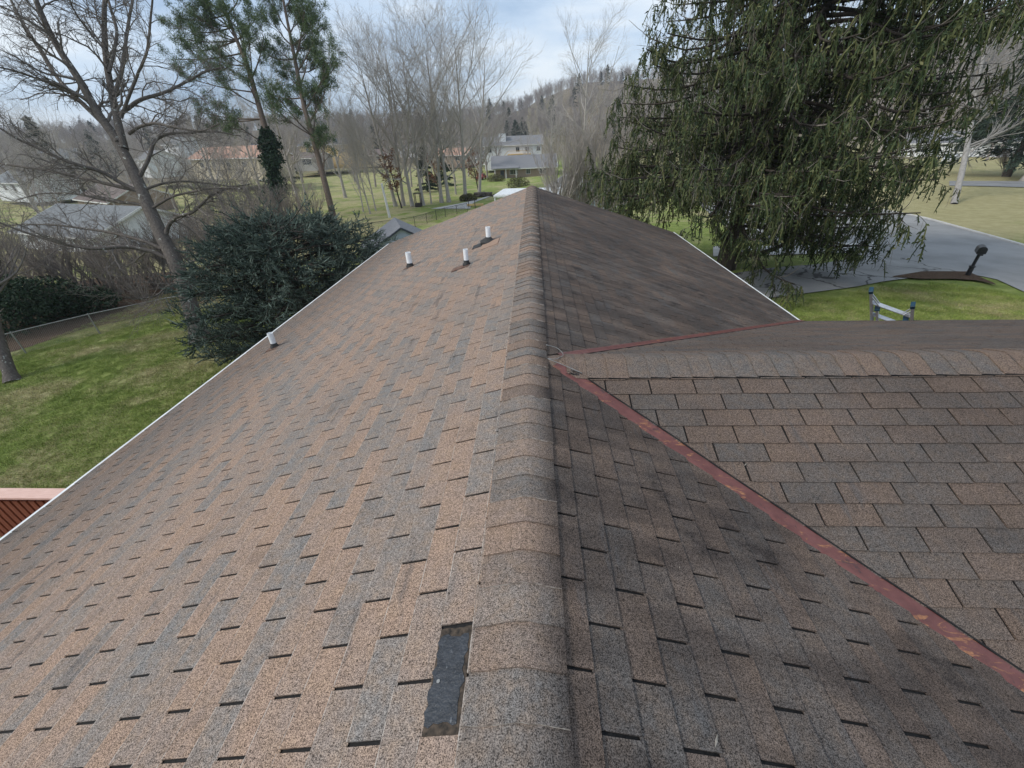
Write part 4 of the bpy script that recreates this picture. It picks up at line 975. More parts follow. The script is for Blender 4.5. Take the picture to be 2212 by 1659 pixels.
for pts, r0, r1, dd, k in limbs:
    n = len(pts); P = [at(x, y, D0+dd*min(1, i/2.5)*(1 if k else 1)*(i/(n-1)*1.2)) for i, (x, y) in enumerate(pts)]
    P = smooth_line(P, 24); P[1:] += np.cumsum(rng.normal(size=(23, 3))*.006, axis=0)
    R = np.linspace(r0, r1, 24); 
    if not Pm and not trunkP: R[0] *= 1.45; R[1] *= 1.15
    (trunkP if r0 > .30 else seconds).append((P, R))
tree_parts(tr, [('trunk', [(np.array([p]), np.array([r]), 14) for p, r in trunkP], M['bark_maple'])], None, TB)
for p, r in seconds: tree_parts(tr, [('limb', [(np.array([p]), np.array([r]), 8)], M['bark_maple'])], None, TB)
SP = np.array([p for p, r in seconds]); SR = np.array([r for p, r in seconds])
b1, q1 = grow(SP, SR, 16, .12, 1, 1.9, .75, 7, .20, .05, .42, .4, .35)
b2, q2 = grow(b1, q1, 7, .15, 1, .95, .75, 5, .22, .04, .6, .4, .4, rmin=.006)
b3, q3 = grow(b2, q2, 6, .2, 1, .45, .7, 3, .22, .03, .7, .4, .3, rmin=.0035)
V_, F_ = join([polytubes(b1, q1, 5), polytubes(b2, q2, 4), polytubes(b3, q3, 3)])
o = obj('twigs', mesh_np('twigs', V_-TB, F_, M['twig_dark']), tr); o['kind'] = 'stuff'

# ---- prototype bare trees (grown around the origin, then copied)
def proto_tree(height, spread, nb, seed, r0=.35, forks=6, up=.10, pale=True, dens=1.0, clear=.25):
    global rng; keep = rng; rng = np.random.default_rng(seed)
    n = 14; t = np.linspace(0, 1, n); P = np.stack([np.cumsum(rng.normal(size=n)*.05)*t, np.cumsum(rng.normal(size=n)*.05)*t, t*height*.92], 1)[None]
    R = (r0*(1-t)**.8+.03)[None]; R[0, 0] *= 1.4
    a, ra = grow(P, R, nb, clear, .93, height*.55, spread, 9, .055, up, .46, .3, .42)
    b_, rb = grow(a, ra, int(forks*dens), .12, 1, height*.22, .62, 6, .08, up*1.0, .55, .3, .4, rmin=.026)
    c_, rc = grow(b_, rb, int(6*dens), .15, 1, height*.09, .6, 4, .11, up*.5, .6, .4, .3, rmin=.016)
    d_, rd = grow(c_, rc, 3, .2, 1, height*.042, .6, 3, .12, up*.5, .7, .5, .2, rmin=.011)
    tm = mesh_np('trunk', *polytubes(P, R, 10), M['bark_pale'] if pale else M['bark_maple'])
    tm.polygons.foreach_set('use_smooth', [True]*len(tm.polygons))
    lv, lf = join([polytubes(a, ra, 6)]); lm = mesh_np('limbs', lv, lf, M['bark_pale'] if pale else M['bark_maple'])
    cv, cf = join([polytubes(b_, rb, 4), polytubes(c_, rc, 3), polytubes(d_, rd, 3)]); cm = mesh_np('crown', cv, cf, M['twig_pale'] if pale else M['twig_far'])
    rng = keep; return tm, lm, cm
def plant(meshes, base, label, group, s=1.0, rz=0., lean=(0, 0), name='bare_tree'):
    r = tree_root(name, base, label, 'tree', group); r.rotation_euler = (lean[0], lean[1], rz); r.scale = (s, s, s)
    for nm, me in zip(('trunk', 'limbs', 'crown'), meshes):
        o = obj(nm, me, r)
        if nm == 'crown': o['kind'] = 'stuff'
    return r
vase = [proto_tree(30, .80, 15, 11+i, .38, 9, .045, True, 1.0, .16) for i in range(3)]
slim = [proto_tree(22, .42, 12, 31+i, .17, 7, .06, True, 1.0, .15) for i in range(2)]
G1 = 'tall grey trees clustered beyond the far roof edge'
grp = [(855, 446, 0, 1.0, -.09, 'vase'), (872, 445, 1, .98, -.05, 'vase'), (891, 446, 2, 1.02, -.03, 'vase'), (914, 444, 0, 1.0, 0, 'vase'), (932, 440, 0, .9, .0, 'slim'), (954, 438, 1, 1.03, .02, 'vase'),
       (970, 437, 2, 1.05, .05, 'vase'), (1006, 434, 0, 1.05, .09, 'vase'), (1035, 424, 1, .95, .16, 'vase'), (800, 462, 0, .85, -.12, 'slim'), (785, 458, 1, .8, -.06, 'slim'), (812, 455, 0, .85, -.02, 'slim'), (985, 420, 1, 1.0, .0, 'slim')]
names_ = ['leftmost thick pale trunk of the tall cluster, standing right of the lamp pole', 'second thick pale trunk of the tall cluster from the lamp pole', 'pale trunk of the tall cluster just left of the dark box', 'pale trunk of the tall cluster just right of the dark box', 'slender trunk right of the dark box in the tall cluster',
          'pale trunk at the left bank of the pale drive', 'pale trunk right beside the pale drive', 'tall pale trunk growing right of the pale drive', 'dark trunk by the log pile with dead brown leaves round it', 'leftmost slender bare tree, left of the lamp pole', 'slender bare tree standing farthest left behind the evergreen', 'slender bare tree close to the lamp pole on its left', 'slender pale tree behind the fork of the pale drive']
for (x_, y_, k, s, ln, ty), lb in zip(grp, names_):
    b_ = gd(x_, y_); plant((vase if ty == 'vase' else slim)[k % (3 if ty == 'vase' else 2)], b_-np.array([0, 0, .1]), lb, G1, s*.66*np.dot(b_-CAM, FV)/63, random.uniform(0, 6.28), (0, ln), 'tall_bare_tree')
# the faint one above the ridge and others standing alone
solo = [(1262, 300, 118, 0, 1.05, 'bare crowned tree rising alone above the woods right of the ridge end'), (1190, 330, 150, 1, .75, 'bare tree behind the ranch house roof'), (640, 420, 60, 1, .62, 'bare tree between the two pine trunks'),
        (560, 400, 70, 0, .55, 'bare tree left of the ivy-covered pine in the valley'), (480, 440, 52, 2, .50, 'small bare tree on the valley lawn right of the big bare tree'), (60, 420, 60, 2, .55, 'bare tree at the far left in the valley'), (160, 400, 80, 0, .6, 'bare tree behind the pale grey roof'), (740, 400, 80, 1, .7, 'bare tree just right of the second pine trunk')]
vt = [(20, 360, 48, .36, 'beside the long white building'), (95, 390, 58, .34, 'in front of the small pale house'), (215, 380, 62, .36, 'at the corner of the brown-roofed house'), (285, 370, 55, .33, 'under the low right limbs of the big bare tree'),
      (345, 372, 70, .40, 'before the grey-roofed white house'), (405, 378, 60, .34, 'at the left end of the salmon-roofed house'), (455, 380, 75, .40, 'before the middle of the salmon-roofed house'), (520, 384, 66, .36, 'before the right end of the salmon-roofed house'),
      (650, 385, 95, .45, 'before the low brown-roofed wing'), (770, 380, 100, .46, 'right of the yellow house'), (250, 330, 110, .5, 'behind the brown-roofed house'), (150, 330, 120, .5, 'behind the small pale house'), (450, 330, 140, .5, 'behind the salmon roof'), (610, 330, 165, .55, 'left of the yellow house'), (1010, 350, 118, .45, 'behind the fork of the pale drive'), (1140, 350, 118, .42, 'at the right end of the ranch house'), (930, 355, 130, .5, 'beyond the tall grey cluster')]
solo += [(x_, y_, d_, j % 3, s_, 'small twiggy bare tree '+w_) for j, (x_, y_, d_, s_, w_) in enumerate(vt)]
for x_, y_, d_, k, s, lb in solo:
    q = at(x_, y_, d_); plant(vase[k], (q[0], q[1], float(H(q[0], q[1]))), lb, None, s, random.uniform(0, 6))

# brown-leaved saplings
def leafcloud(n, rad, c, size, flat=.5, sd=1, shell=False):
    r = np.random.default_rng(sd); d = nrm(r.normal(size=(n, 3))); rr = (r.random(n)**(1/3. if not shell else .12))[:, None]; C = np.array(c)+d*rr*np.array(rad)
    a = nrm(r.normal(size=(n, 3))); b = nrm(np.cross(a, r.normal(size=(n, 3)))); s = (size*(.5+r.random(n)))[:, None]
    V = np.stack([C-a*s, C+b*s*flat, C+a*s, C-b*s*flat], 1).reshape(-1, 3); return V, np.arange(4*n).reshape(-1, 4)
for x_, y_, lb, rad in ((868, 425, 'sapling with dead brown leaves leaning beside the lamp pole', (2.2, 2.0, 2.2)), (1035, 395, 'clinging brown oak leaves on a small tree by the log pile', (3.0, 2.5, 3.6)), (950, 395, 'sapling with brown leaves between the tall pale trunks', (1.6, 1.6, 3.2))):
    b_ = gd(x_, y_+25); r = tree_root('oak_sapling', b_, lb); n = 8
    P = smooth_line([(0, 0, 0), (-.3, .1, 2), (-.6, 0, 4), (-.9, .2, 6.5)], n)[None]; R = np.linspace(.13, .03, n)[None]; a, ra = grow(P, R, 16, .25, 1, 2.4, .9, 5, .15, .02, .5); c_, rc = grow(a, ra, 5, .2, 1, .9, .7, 4, .2, 0, .6)
    V_, F_ = polytubes(P, R, 8); obj('trunk', mesh_np('trunk', V_, F_, M['bark_spruce']), r)
    V_, F_ = join([polytubes(a, ra, 4), polytubes(c_, rc, 3)]); o = obj('crown', mesh_np('crown', V_, F_, M['twig_dark']), r); o['kind'] = 'stuff'
    rr = np.random.default_rng(3); pts = c_.reshape(-1, 3)[rr.integers(0, c_.shape[0]*4, 900)]+rr.normal(size=(900, 3))*.12
    aa = nrm(rr.normal(size=(900, 3)))*.13; bb = nrm(np.cross(aa, rr.normal(size=(900, 3))))*.07
    V_ = np.stack([pts-aa, pts+bb, pts+aa, pts-bb], 1).reshape(-1, 3); o = obj('leaves', mesh_np('leaves', V_, np.arange(3600).reshape(-1, 4), M['brownleaf']), r); o['kind'] = 'stuff'

# ---- multi-stem bare shrubs (crape myrtles) past the far gable
def multistem(base, h, w, label, nst, seed, m=('bark_pale', 'twig_brush'), dens=1.0, group=None, name='bare_shrub', nt=7, spread=1.0):
    global rng; keep = rng; rng = np.random.default_rng(seed); L = []
    for i in range(nst):
        a = rng.random()*6.28; q = w*spread*(.25+.75*rng.random())
        L.append(smooth_line([(.15*math.cos(a), .15*math.sin(a), -.1), (q*.25*math.cos(a), q*.25*math.sin(a), h*.28), (q*.6*math.cos(a)+rng.normal()*.15, q*.6*math.sin(a)+rng.normal()*.15, h*.6), (q*math.cos(a), q*math.sin(a), h*(.8+.2*rng.random()))], 10))
    P = np.array(L); R = np.repeat(np.linspace(.075, .018, 10)[None], nst, 0)*h/6
    a, ra = grow(P, R, int(nt*dens), .3, 1, h*.34, .38, 6, .08, .10, .6, .3, .3); b_, rb = grow(a, ra, int(5*dens), .1, 1, h*.16, .4, 4, .10, .10, .6, .4, .2, rmin=.010); c_, rc = grow(b_, rb, 3, .1, 1, h*.08, .45, 3, .12, .08, .7, .5, .2, rmin=.007)
    r = tree_root(name, base, label, 'shrub', group)
    for i in range(nst if nst <= 12 else 0):
        V_, F_ = polytubes(P[i:i+1], R[i:i+1], 7); me = mesh_np('stem', V_, F_, M[m[0]]); obj('stem', me, r)
    ls = [polytubes(a, ra, 4), polytubes(b_, rb, 3), polytubes(c_, rc, 3)]
    if nst > 12: ls.append(polytubes(P, R, 5))
    V_, F_ = join(ls); o = obj('crown', mesh_np('crown', V_, F_, M[m[1]]), r); o['kind'] = 'stuff'
    rng = keep; return r
for i, (x_, d_, h_, w_, lb) in enumerate([(1200, 23, 5.4, 1.7, 'leftmost upright multi-stemmed bare shrub past the far gable'), (1252, 24, 5.8, 1.8, 'middle and tallest multi-stemmed bare shrub past the far gable'), (1305, 23, 5.4, 1.6, 'rightmost multi-stemmed bare shrub, touching the big spruce')]):
    q = at(x_, 440, d_); multistem((q[0], q[1], float(H(q[0], q[1]))), h_, w_, lb, 11, 50+i, ('bark_pale', 'twig_pale'), dens=1.15, group='multi-stemmed bare shrubs past the far gable')

# ---- hedgerow brush along the back fence
hr = [(20, 640, 5.0, 2.6), (75, 655, 3.6, 2.2), (140, 640, 4.2, 2.6), (200, 640, 3.4, 2.2), (255, 630, 3.8, 2.4), (310, 630, 3.2, 2.0), (365, 615, 3.6, 2.3), (420, 600, 4.0, 2.4), (480, 570, 4.2, 2.6), (540, 540, 4.6, 2.6), (600, 515, 4.8, 2.8), (655, 500, 4.6, 2.4), (-40, 660, 5.0, 2.6), (520, 500, 4.6, 2.4), (450, 520, 4.0, 2.6), (620, 470, 5.0, 2.8), (110, 590, 3.5, 2.4), (-60, 590, 5, 3)]
hr += [(x+28, y-22, h*.9, w) for x, y, h, w in hr[:14]]
brush_src = []
for i, (x_, y_, h_, w_) in enumerate(hr):
    b_ = gd(x_, y_+18)
    if i >= 7:
        r = tree_root('brush_shrub', b_, 'tangled leafless brush in the hedgerow behind the back fence', 'shrub', 'leafless brush in the hedgerow', rz=random.uniform(0, 6.28)); s_ = h_/hr[i % 7][2]; r.scale = (w_/hr[i % 7][3], w_/hr[i % 7][3], s_)
        for ch in brush_src[i % 7].children: c_ = ch.copy(); COL.objects.link(c_); c_.parent = r
        continue
    q_ = multistem(b_, h_, w_, 'tangled leafless brush in the hedgerow behind the back fence', 14, 70+i, ('twig_dark', 'twig_brush' if i % 3 else 'twig_dark'), .9, 'leafless brush in the hedgerow', 'brush_shrub', 6, 1.2); brush_src.append(q_)
for i, (x_, y_, rad, n, lb) in enumerate([(30, 700, (2.6, 2.0, 1.7), 5200, 'dark green honeysuckle thicket at the left end of the back fence'), (118, 672, (2.4, 1.8, 1.3), 4200, 'dark green undergrowth second from the left behind the back fence'), (-30, 640, (2.2, 1.8, 2.0), 3600, 'dark leafy mound at the left frame edge above the fence'), (205, 655, (1.8, 1.4, .8), 1900, 'low dark green undergrowth nearest the big bare trunk')]):
    b_ = gd(x_, y_+20); r = tree_root('evergreen_shrub', b_, lb, 'shrub'); V_, F_ = leafcloud(n, rad, (0, 0, rad[2]*.9), .085, .5, i)
    o = obj('foliage', mesh_np('foliage', V_, F_, M['ivy']), r); o['kind'] = 'stuff'
    P = np.array([smooth_line([(0, 0, 0), (math.cos(k)*rad[0]*.3, math.sin(k)*rad[1]*.3, rad[2]*.7), (math.cos(k)*rad[0]*.8, math.sin(k)*rad[1]*.8, rad[2]*1.3)], 6) for k in range(6)]); V_, F_ = polytubes(P, np.repeat(np.linspace(.04, .01, 6)[None], 6, 0), 4); obj('stems', mesh_np('stems', V_, F_, M['twig_dark']), r)
# dark leaning trunk at the left frame edge
b_ = gd(28, 822); r = tree_root('bare_tree', b_, 'dark leaning trunk cut by the left frame edge at the fence')
D1 = float(np.dot(b_-CAM, FV)); pts = [at(x_, y_, D1) for x_, y_ in ((30, 826), (14, 790), (0, 740), (-14, 690), (-20, 640), (-8, 560))]
P = smooth_line(pts, 14)[None]; R = np.linspace(.22, .12, 14)[None]; R[0, 0] *= 1.4
a, ra = grow(P, R, 10, .3, 1, 3.0, .7, 7, .16, .12, .4); c_, rc = grow(a, ra, 6, .2, 1, 1.4, .6, 5, .16, .06, .6); e2, re = grow(c_, rc, 5, .2, 1, .6, .6, 4, .18, .03, .6, rmin=.004)
tree_parts(r, [('trunk', [(P, R, 10)], M['bark_maple']), ('twigs', [(a, ra, 5), (c_, rc, 4), (e2, re, 3)], M['twig_dark'])], None, b_)
# distant rounded conifer at the far left
def conifer(base, h, w, label, m, seed, n=9000, group=None, name='conifer', size=.16):
    r = tree_root(name, base, label, 'tree', group); rr = np.random.default_rng(seed)
    P = smooth_line([(0, 0, 0), (0, 0, h*.5), (0, 0, h*.97)], 6)[None]; V_, F_ = polytubes(P, np.linspace(h*.02, .02, 6)[None], 7); obj('trunk', mesh_np('trunk', V_, F_, M['bark_spruce']), r)
    k = max(6, int(h*7)); zz = h*(.08+.9*rr.random(k)); az = rr.random(k)*6.28; ln = w*(1-(zz/h)**1.5)*(.7+.4*rr.random(k))+.2
    t = rr.random((n,))**.7; i = rr.integers(0, k, n); drop = -.18*ln[i]*t
    C = np.stack([np.cos(az[i])*ln[i]*t, np.sin(az[i])*ln[i]*t, zz[i]+drop], 1)+rr.normal(size=(n, 3))*np.array([.18, .18, .14])*w/4
    d = nrm(np.stack([np.cos(az[i]), np.sin(az[i]), -.35+0*t], 1)+rr.normal(size=(n, 3))*.5)*(size*(1+rr.random((n, 1)))); s_ = nrm(np.cross(d, rr.normal(size=(n, 3))))*size*.28
    V_ = np.stack([C-d, C+s_, C+d, C-s_], 1).reshape(-1, 3); o = obj('foliage', mesh_np('foliage', V_, np.arange(4*n).reshape(-1, 4), M[m]), r); o['kind'] = 'stuff'; return r
q = at(82, 300, 95); conifer((q[0], q[1], float(H(q[0], q[1]))), q[2]-float(H(q[0], q[1]))+4.5, 5.0, 'rounded dark conifer seen through the branches at far left', 'hemlock', 5, 9000, size=.32)
q = gd(925, 415); conifer((q[0], q[1], q[2]), 8.5, 2.6, 'dark columnar evergreen behind the tall pale trunks', 'ivy', 6, 9000, size=.16)
q = gd(962, 402); conifer((q[0], q[1], q[2]), 7.0, 2.8, 'broad dark evergreen right of the columnar one', 'ivy', 7, 8000, size=.16)
q = gd(620, 400); conifer((q[0], q[1], q[2]), 11, 4.5, 'dark evergreen at the foot of the ivy-covered pine', 'ivy', 8, 9000, size=.2)
q = at(1115, 290, 220); conifer((q[0], q[1], float(H(q[0], q[1]))), 13, 6, 'dark conifer on the hill behind the white chimney', 'hemlock', 9, 7000, size=.4)

# ---- pines
def pine(label, trunk, r0, boughs, depth, seed, dj):
    global rng; keep = rng; rng = np.random.default_rng(seed)
    base = at(*trunk[0], depth); base[2] = H(base[0], base[1]); r = tree_root('pine_tree', base, label)
    P = smooth_line([base]+[at(x, y, depth) for x, y in trunk[1:]], 20); R = np.linspace(r0, .10, 20); R[0] *= 1.25
    tree_parts(r, [('trunk', [(P[None], R[None], 10)], M['bark_pine'])], None, base)
    B = []; 
    for (x, y) in boughs:
        dz = rng.normal()*dj; e_ = at(x, y, depth+dz); j = np.argmin(np.linalg.norm(P-(e_-np.array([0, 0, 2.2+rng.random()*2])), axis=1)); j = min(j, 18)
        s = P[j]; mid = s*.5+e_*.5+np.array([0, 0, -.35]); B.append((smooth_line([s, mid, e_], 8)))
    B = np.array(B); BR = np.repeat(np.linspace(.085, .03, 8)[None], len(B), 0)
    for p_, q_ in zip(B, BR): tree_parts(r, [('limb', [(p_[None], q_[None], 6)], M['bark_pine'])], None, base)
    a, ra = grow(B, BR, 7, .35, 1, 1.9, .7, 5, .12, .10, .6, .4, .2); c_, rc = grow(a, ra, 4, .3, 1, .8, .6, 4, .12, .10, .7, .4, .2)
    tree_parts(r, [('twigs', [(a, ra, 4), (c_, rc, 3)], M['bark_pine'])], None, base)
    tips = np.concatenate([c_[:, -1], c_[:, 2], a[:, -1]]); k = 30; T = np.repeat(tips, k, 0); n = len(T)
    d = nrm(rng.normal(size=(n, 3))+np.array([0, 0, .45])); ln = (.22+.16*rng.random((n, 1))); s_ = nrm(np.cross(d, rng.normal(size=(n, 3))))*.020
    C = T+rng.normal(size=(n, 3))*.14
    V_ = np.stack([C, C+d*ln*.5+s_, C+d*ln, C+d*ln*.5-s_], 1).reshape(-1, 3)-base
    o = obj('foliage', mesh_np('foliage', V_, np.arange(4*n).reshape(-1, 4), M['pine']), r); o['kind'] = 'stuff'
    rng = keep; return r, base
Z = lambda L: [(x*.336, y*.336) for x, y in L]
pa, pab = pine('pine with a crooked ivy-wrapped trunk beyond the big bare tree', [(590, 440)]+Z([(1760, 1150), (1740, 950), (1700, 800), (1640, 600), (1600, 430), (1530, 280), (1470, 130), (1420, -20), (1380, -160)]), .42,
     Z([(1150, 480), (1100, 380), (1200, 330), (1120, 240), (1220, 200), (1150, 120), (1180, 40), (1250, 90), (1330, 180), (1290, 20), (1400, 60), (1330, 360), (1420, 300), (1500, 60), (1550, 180), (1600, 250), (1450, 420), (1580, 500), (1380, 500), (1280, 720), (1350, 760), (1420, 720), (1700, 220), (1640, 80), (1250, -80), (1400, -100), (1550, -60)]), 45, 5, 1.6)
pb, pbb = pine('straighter forked pine standing right of the ivy-wrapped pine', [(716, 452)]+Z([(2060, 1060), (2030, 950), (1990, 800), (1950, 690), (1930, 560), (1900, 400), (1880, 300), (1850, 150), (1820, 0), (1800, -120)]), .36,
     Z([(1720, 600), (1800, 640), (1750, 680), (1880, 640), (1960, 600), (2060, 590), (2030, 640), (2110, 400), (2180, 400), (2050, 420), (2000, 170), (2050, 170), (2040, 90), (1960, 60), (1900, 90), (1830, 60), (1760, 150), (1800, 330), (1700, 350), (1940, 210), (1960, 330), (2080, 880), (2030, 870), (1850, 480), (2100, 560), (1750, 30), (1880, -60), (1980, 360)]), 45, 6, 1.4)
# ivy round the first pine
rr = np.random.default_rng(8); n = 5200; t = rr.random(n); pth = np.array([at(x*.336, y*.336, 45) for x, y in ((1775, 1260), (1750, 1050), (1740, 950), (1710, 850))]); C = np.stack([np.interp(t, np.linspace(0, 1, 4), pth[:, i]) for i in range(3)], 1)
aa = rr.random(n)*6.28; rad = .30+(.35+.75*np.sin(t*9+1)**2)*rr.random(n)**1.6; C += np.stack([np.cos(aa)*rad, np.sin(aa)*rad, rr.normal(size=n)*.3], 1)
a = nrm(rr.normal(size=(n, 3)))*.15; b_ = nrm(np.cross(a, rr.normal(size=(n, 3))))*.11
o = obj('ivy', mesh_np('ivy', np.stack([C-a, C+b_, C+a, C-b_], 1).reshape(-1, 3)-pab, np.arange(4*n).reshape(-1, 4), M['ivy']), pa); o['kind'] = 'stuff'

# ---- spreading blue-green evergreen beside the left eave
def bush(center, gz, h, rad, label, seed):
    global rng; keep = rng; rng = np.random.default_rng(seed); base = np.array([center[0], center[1], gz]); r = tree_root('blue_spruce', base, label)
    P = smooth_line([(0, 0, 0), (.05, 0, h*.5), (0, .05, h*.93)], 8)[None]; R = np.linspace(.2, .04, 8)[None]; V_, F_ = polytubes(P, R, 10); obj('trunk', mesh_np('trunk', V_, F_, M['bark_spruce']), r)
    L = []; 
    for i in range(120):
        t = (i+.5)/120; z = h*(.05+.90*t); az = i*2.399+rng.normal()*.1; q = rad*math.sqrt(max(0, 1-(max(0, t-.25)/.78)**2.0))*(.82+.3*rng.random())
        q *= (1.12 if math.cos(az-center[2]) > 0 else .95)
        L.append(smooth_line([(0, 0, z-.5*q*.25), (q*.5*math.cos(az), q*.5*math.sin(az), z), (q*math.cos(az), q*math.sin(az), z+.10*q-.12)], 9))
    P1 = np.array(L); R1 = np.repeat(np.linspace(.05, .012, 9)[None], len(L), 0)
    a, ra = grow(P1, R1, 15, .25, 1, 1.15, .75, 5, .06, .03, .6, .4, .45, flat=.85)
    c_, rc = grow(a, ra, 8, .1, 1, .36, .75, 4, .08, .06, .6, .5, .3, flat=.5)
    V_, F_ = join([polytubes(P1, R1, 5), polytubes(a, ra, 3)]); o = obj('limbs', mesh_np('limbs', V_, F_, M['bark_spruce']), r); o['kind'] = 'stuff'
    V1, F1 = polytubes(c_, np.array([.013, .017, .014, .004])[None]*(.7+.6*rng.random((len(c_), 1))), 3)
    d_, rd = grow(c_, rc, 6, .05, 1, .11, .9, 2, .1, .35, .6, .3, .2)
    V2, F2 = blades(d_, np.full(len(d_), .0115))
    V_, F_ = join([(V1, F1), (V2, F2)]); o = obj('foliage', mesh_np('foliage', V_, F_, M['bluespruce']), r); o['kind'] = 'stuff'
    rng = keep; return r
bush((-8.9, 14.4, .3), float(H(-8.9, 14.4)), 5.5, 3.85, 'spreading dark blue-green evergreen beside the left eave', 21)

# ---- the big weeping spruce on the right
def norway(base, label, seed=5):
    global rng; keep = rng; rng = np.random.default_rng(seed); base = np.array(base); h = 17.0; R0 = 5.75
    r = tree_root('weeping_spruce', base, label); P = smooth_line([(0, 0, -.3), (.05, 0, 4), (-.05, .05, 9), (0, 0, h)], 16)[None]; R = np.linspace(.36, .04, 16)[None]; R[0, :2] *= 1.25
    V_, F_ = polytubes(P, R, 14); me = mesh_np('trunk', V_, F_, M['bark_spruce']); obj('trunk', me, r)
    L = []; nl = 225
    for i in range(nl):
        t = (i+.5)/nl; z = 1.9+(h-2.4)*t**1.12; az = i*2.399+rng.normal()*.15
        if z < 3.9 and math.cos(az+.75) < .35: z = 3.9+rng.random()*1.2
        q = R0*(.92+.2*rng.random()) * (1.0 if z < 9.5 else max(.12, 1-((z-9.5)/(h-9.5))**1.4)) * (.86 if z < 3 else 1)
        dip = .02+.24*rng.random(); zz = z; wv_ = rng.normal()*.22
        L.append(smooth_line([(0, 0, zz), (q*.35*math.cos(az), q*.35*math.sin(az), zz-.2), (q*.7*math.cos(az+.06+wv_*.5), q*.7*math.sin(az+.06+wv_*.5), zz-dip*q), (q*math.cos(az+.1+wv_), q*math.sin(az+.1+wv_), zz-dip*q*(.6+.5*rng.random())+.15)], 10))
    P1 = np.array(L); P1[..., 0] += 1.7*np.clip((P1[..., 2]-4)/6, 0, 1); R1 = np.repeat(np.linspace(.075, .018, 10)[None], nl, 0)
    a, ra = grow(P1, R1, 15, .18, 1, 1.5, .85, 6, .14, -.03, .45, .4, .35, flat=.35, rmin=.007)
    V_, F_ = join([polytubes(P1, R1, 5), polytubes(a, ra, 3)]); o = obj('limbs', mesh_np('limbs', V_, F_, M['bark_spruce']), r); o['kind'] = 'stuff'
    # hanging strands
    k = 10; t = rng.random(len(a)*k)*.92+.08; pi = np.repeat(np.arange(len(a)), k); s = t*5; i = np.clip(s.astype(int), 0, 4); fr = (s-i)[:, None]; B = a[pi, i]*(1-fr)+a[pi, i+1]*fr
    keepm = rng.random(len(B)) < .97; B = B[keepm]; n = len(B); M_ = 4
    ln = (.22+.62*rng.random(n)**1.5); d = nrm(np.stack([rng.normal(size=n)*.5, rng.normal(size=n)*.5, -.5*np.ones(n)], 1)); C = np.empty((n, M_, 3)); C[:, 0] = B
    for j in range(1, M_): d = nrm(d+rng.normal(size=d.shape)*.13+np.array([0, 0, -.75])); C[:, j] = C[:, j-1]+d*(ln/(M_-1))[:, None]
    bare = rng.random(n) < .16
    prof = np.array([.010, .018, .019, .005])[None]*(.7+.7*rng.random((n, 1)))*(.8+.4*rng.random((n, M_)))
    G_ = C[~bare]; V1, F1 = polytubes(G_, prof[~bare], 3)
    dd, rd = grow(G_, prof[~bare], 6, .02, 1, .13, .9, 2, .1, -.12, .3, .35, .2); V2, F2 = blades(dd, .024*(.6+.8*rng.random(len(dd))))
    V_, F_ = join([(V1, F1), (V2, F2)]); o = obj('foliage', mesh_np('foliage', V_, F_, M['norway']), r); o['kind'] = 'stuff'
    Bb = C[bare]; e_, re = grow(Bb, np.full(Bb.shape[:2], .005), 2, .2, 1, .3, .5, 2, .15, -.2, .8)
    # light tan bare limb ends sweeping up out of the curtain
    tl, tr_ = grow(P1[:150], R1[:150], 2, .72, 1, 1.25, .45, 7, .16, .10, .7, .3, .2)
    V_, F_ = join([polytubes(Bb, np.full(Bb.shape[:2], .0045), 3), polytubes(e_, re, 3), polytubes(tl, tr_, 4)]); o = obj('bare_twigs', mesh_np('bare_twigs', V_, F_, M['twig_tan']), r); o['kind'] = 'stuff'
    # two bare low limbs curving up from the base on the right
    for pts in ([(.2, -.2, .7), (1.1, -.6, .75), (2.0, -.9, 1.3), (2.7, -1.1, 2.3)], [(.2, -.1, .9), (.9, -.2, 1.2), (1.5, -.3, 1.9), (2.0, -.4, 2.9)], [(-.1, -.2, 1.2), (-.7, -.4, 1.5), (-1.3, -.5, 2.2)]):
        Q = smooth_line(pts, 12)[None]; V_, F_ = polytubes(Q, np.linspace(.13, .05, 12)[None], 8); obj('limb', mesh_np('limb', V_, F_, M['bark_spruce']), r)
    rng = keep; return r
sb = gd(1548, 592); print('spruce base', sb)
norway((8.95, 19.3, float(H(8.95, 19.3))), 'huge weeping spruce with drooping olive curtains between the roof and the street')

# ---- right-hand background
b_ = gd(2060, 441); rt = tree_root('bare_tree', b_, 'pale spreading bare tree across the street at the right edge')
D2 = float(np.dot(b_-CAM, FV)); T = smooth_line([b_]+[at(x_, y_, D2) for x_, y_ in ((2072, 400), (2085, 340), (2098, 270), (2110, 200), (2125, 110), (2150, 20))], 16)
P = T[None]; R = np.linspace(.24, .06, 16)[None]; a, ra = grow(P, R, 30, .22, 1, 6.5, 1.0, 9, .05, .03, .42, .3, .3); c_, rc = grow(a, ra, 9, .15, 1, 2.6, .5, 6, .08, .02, .55, .4, .4, rmin=.012); e2, re = grow(c_, rc, 6, .15, 1, 1.1, .5, 4, .12, .01, .6, .4, .3, rmin=.008)
tree_parts(rt, [('trunk', [(P, R, 12)], M['bark_white']), ('limbs', [(a, ra, 6)], M['bark_white']), ('twigs', [(c_, rc, 4), (e2, re, 3)], M['bark_white'])], None, b_)
q = at(2185, 360, 52); conifer((q[0], q[1], float(H(q[0], q[1]))), 22, 8.5, 'tall dark evergreen behind the pale bare tree at the right edge', 'hemlock', 15, 16000, size=.30)
q = gd(2230, 392); plant(proto_tree(20, .6, 12, 77, .85, 5, .05, True, 1.0, .2), q, 'thick flared pale trunk cut by the right frame edge', None, .95, 1.0)
q = gd(2168, 381); multistem(q, 2.6, 1.3, 'small round brown shrub on the lawn across the street', 14, 99, ('twig_dark', 'twig_brush'), 1.2, None, 'brown_shrub', 7, 1.3)
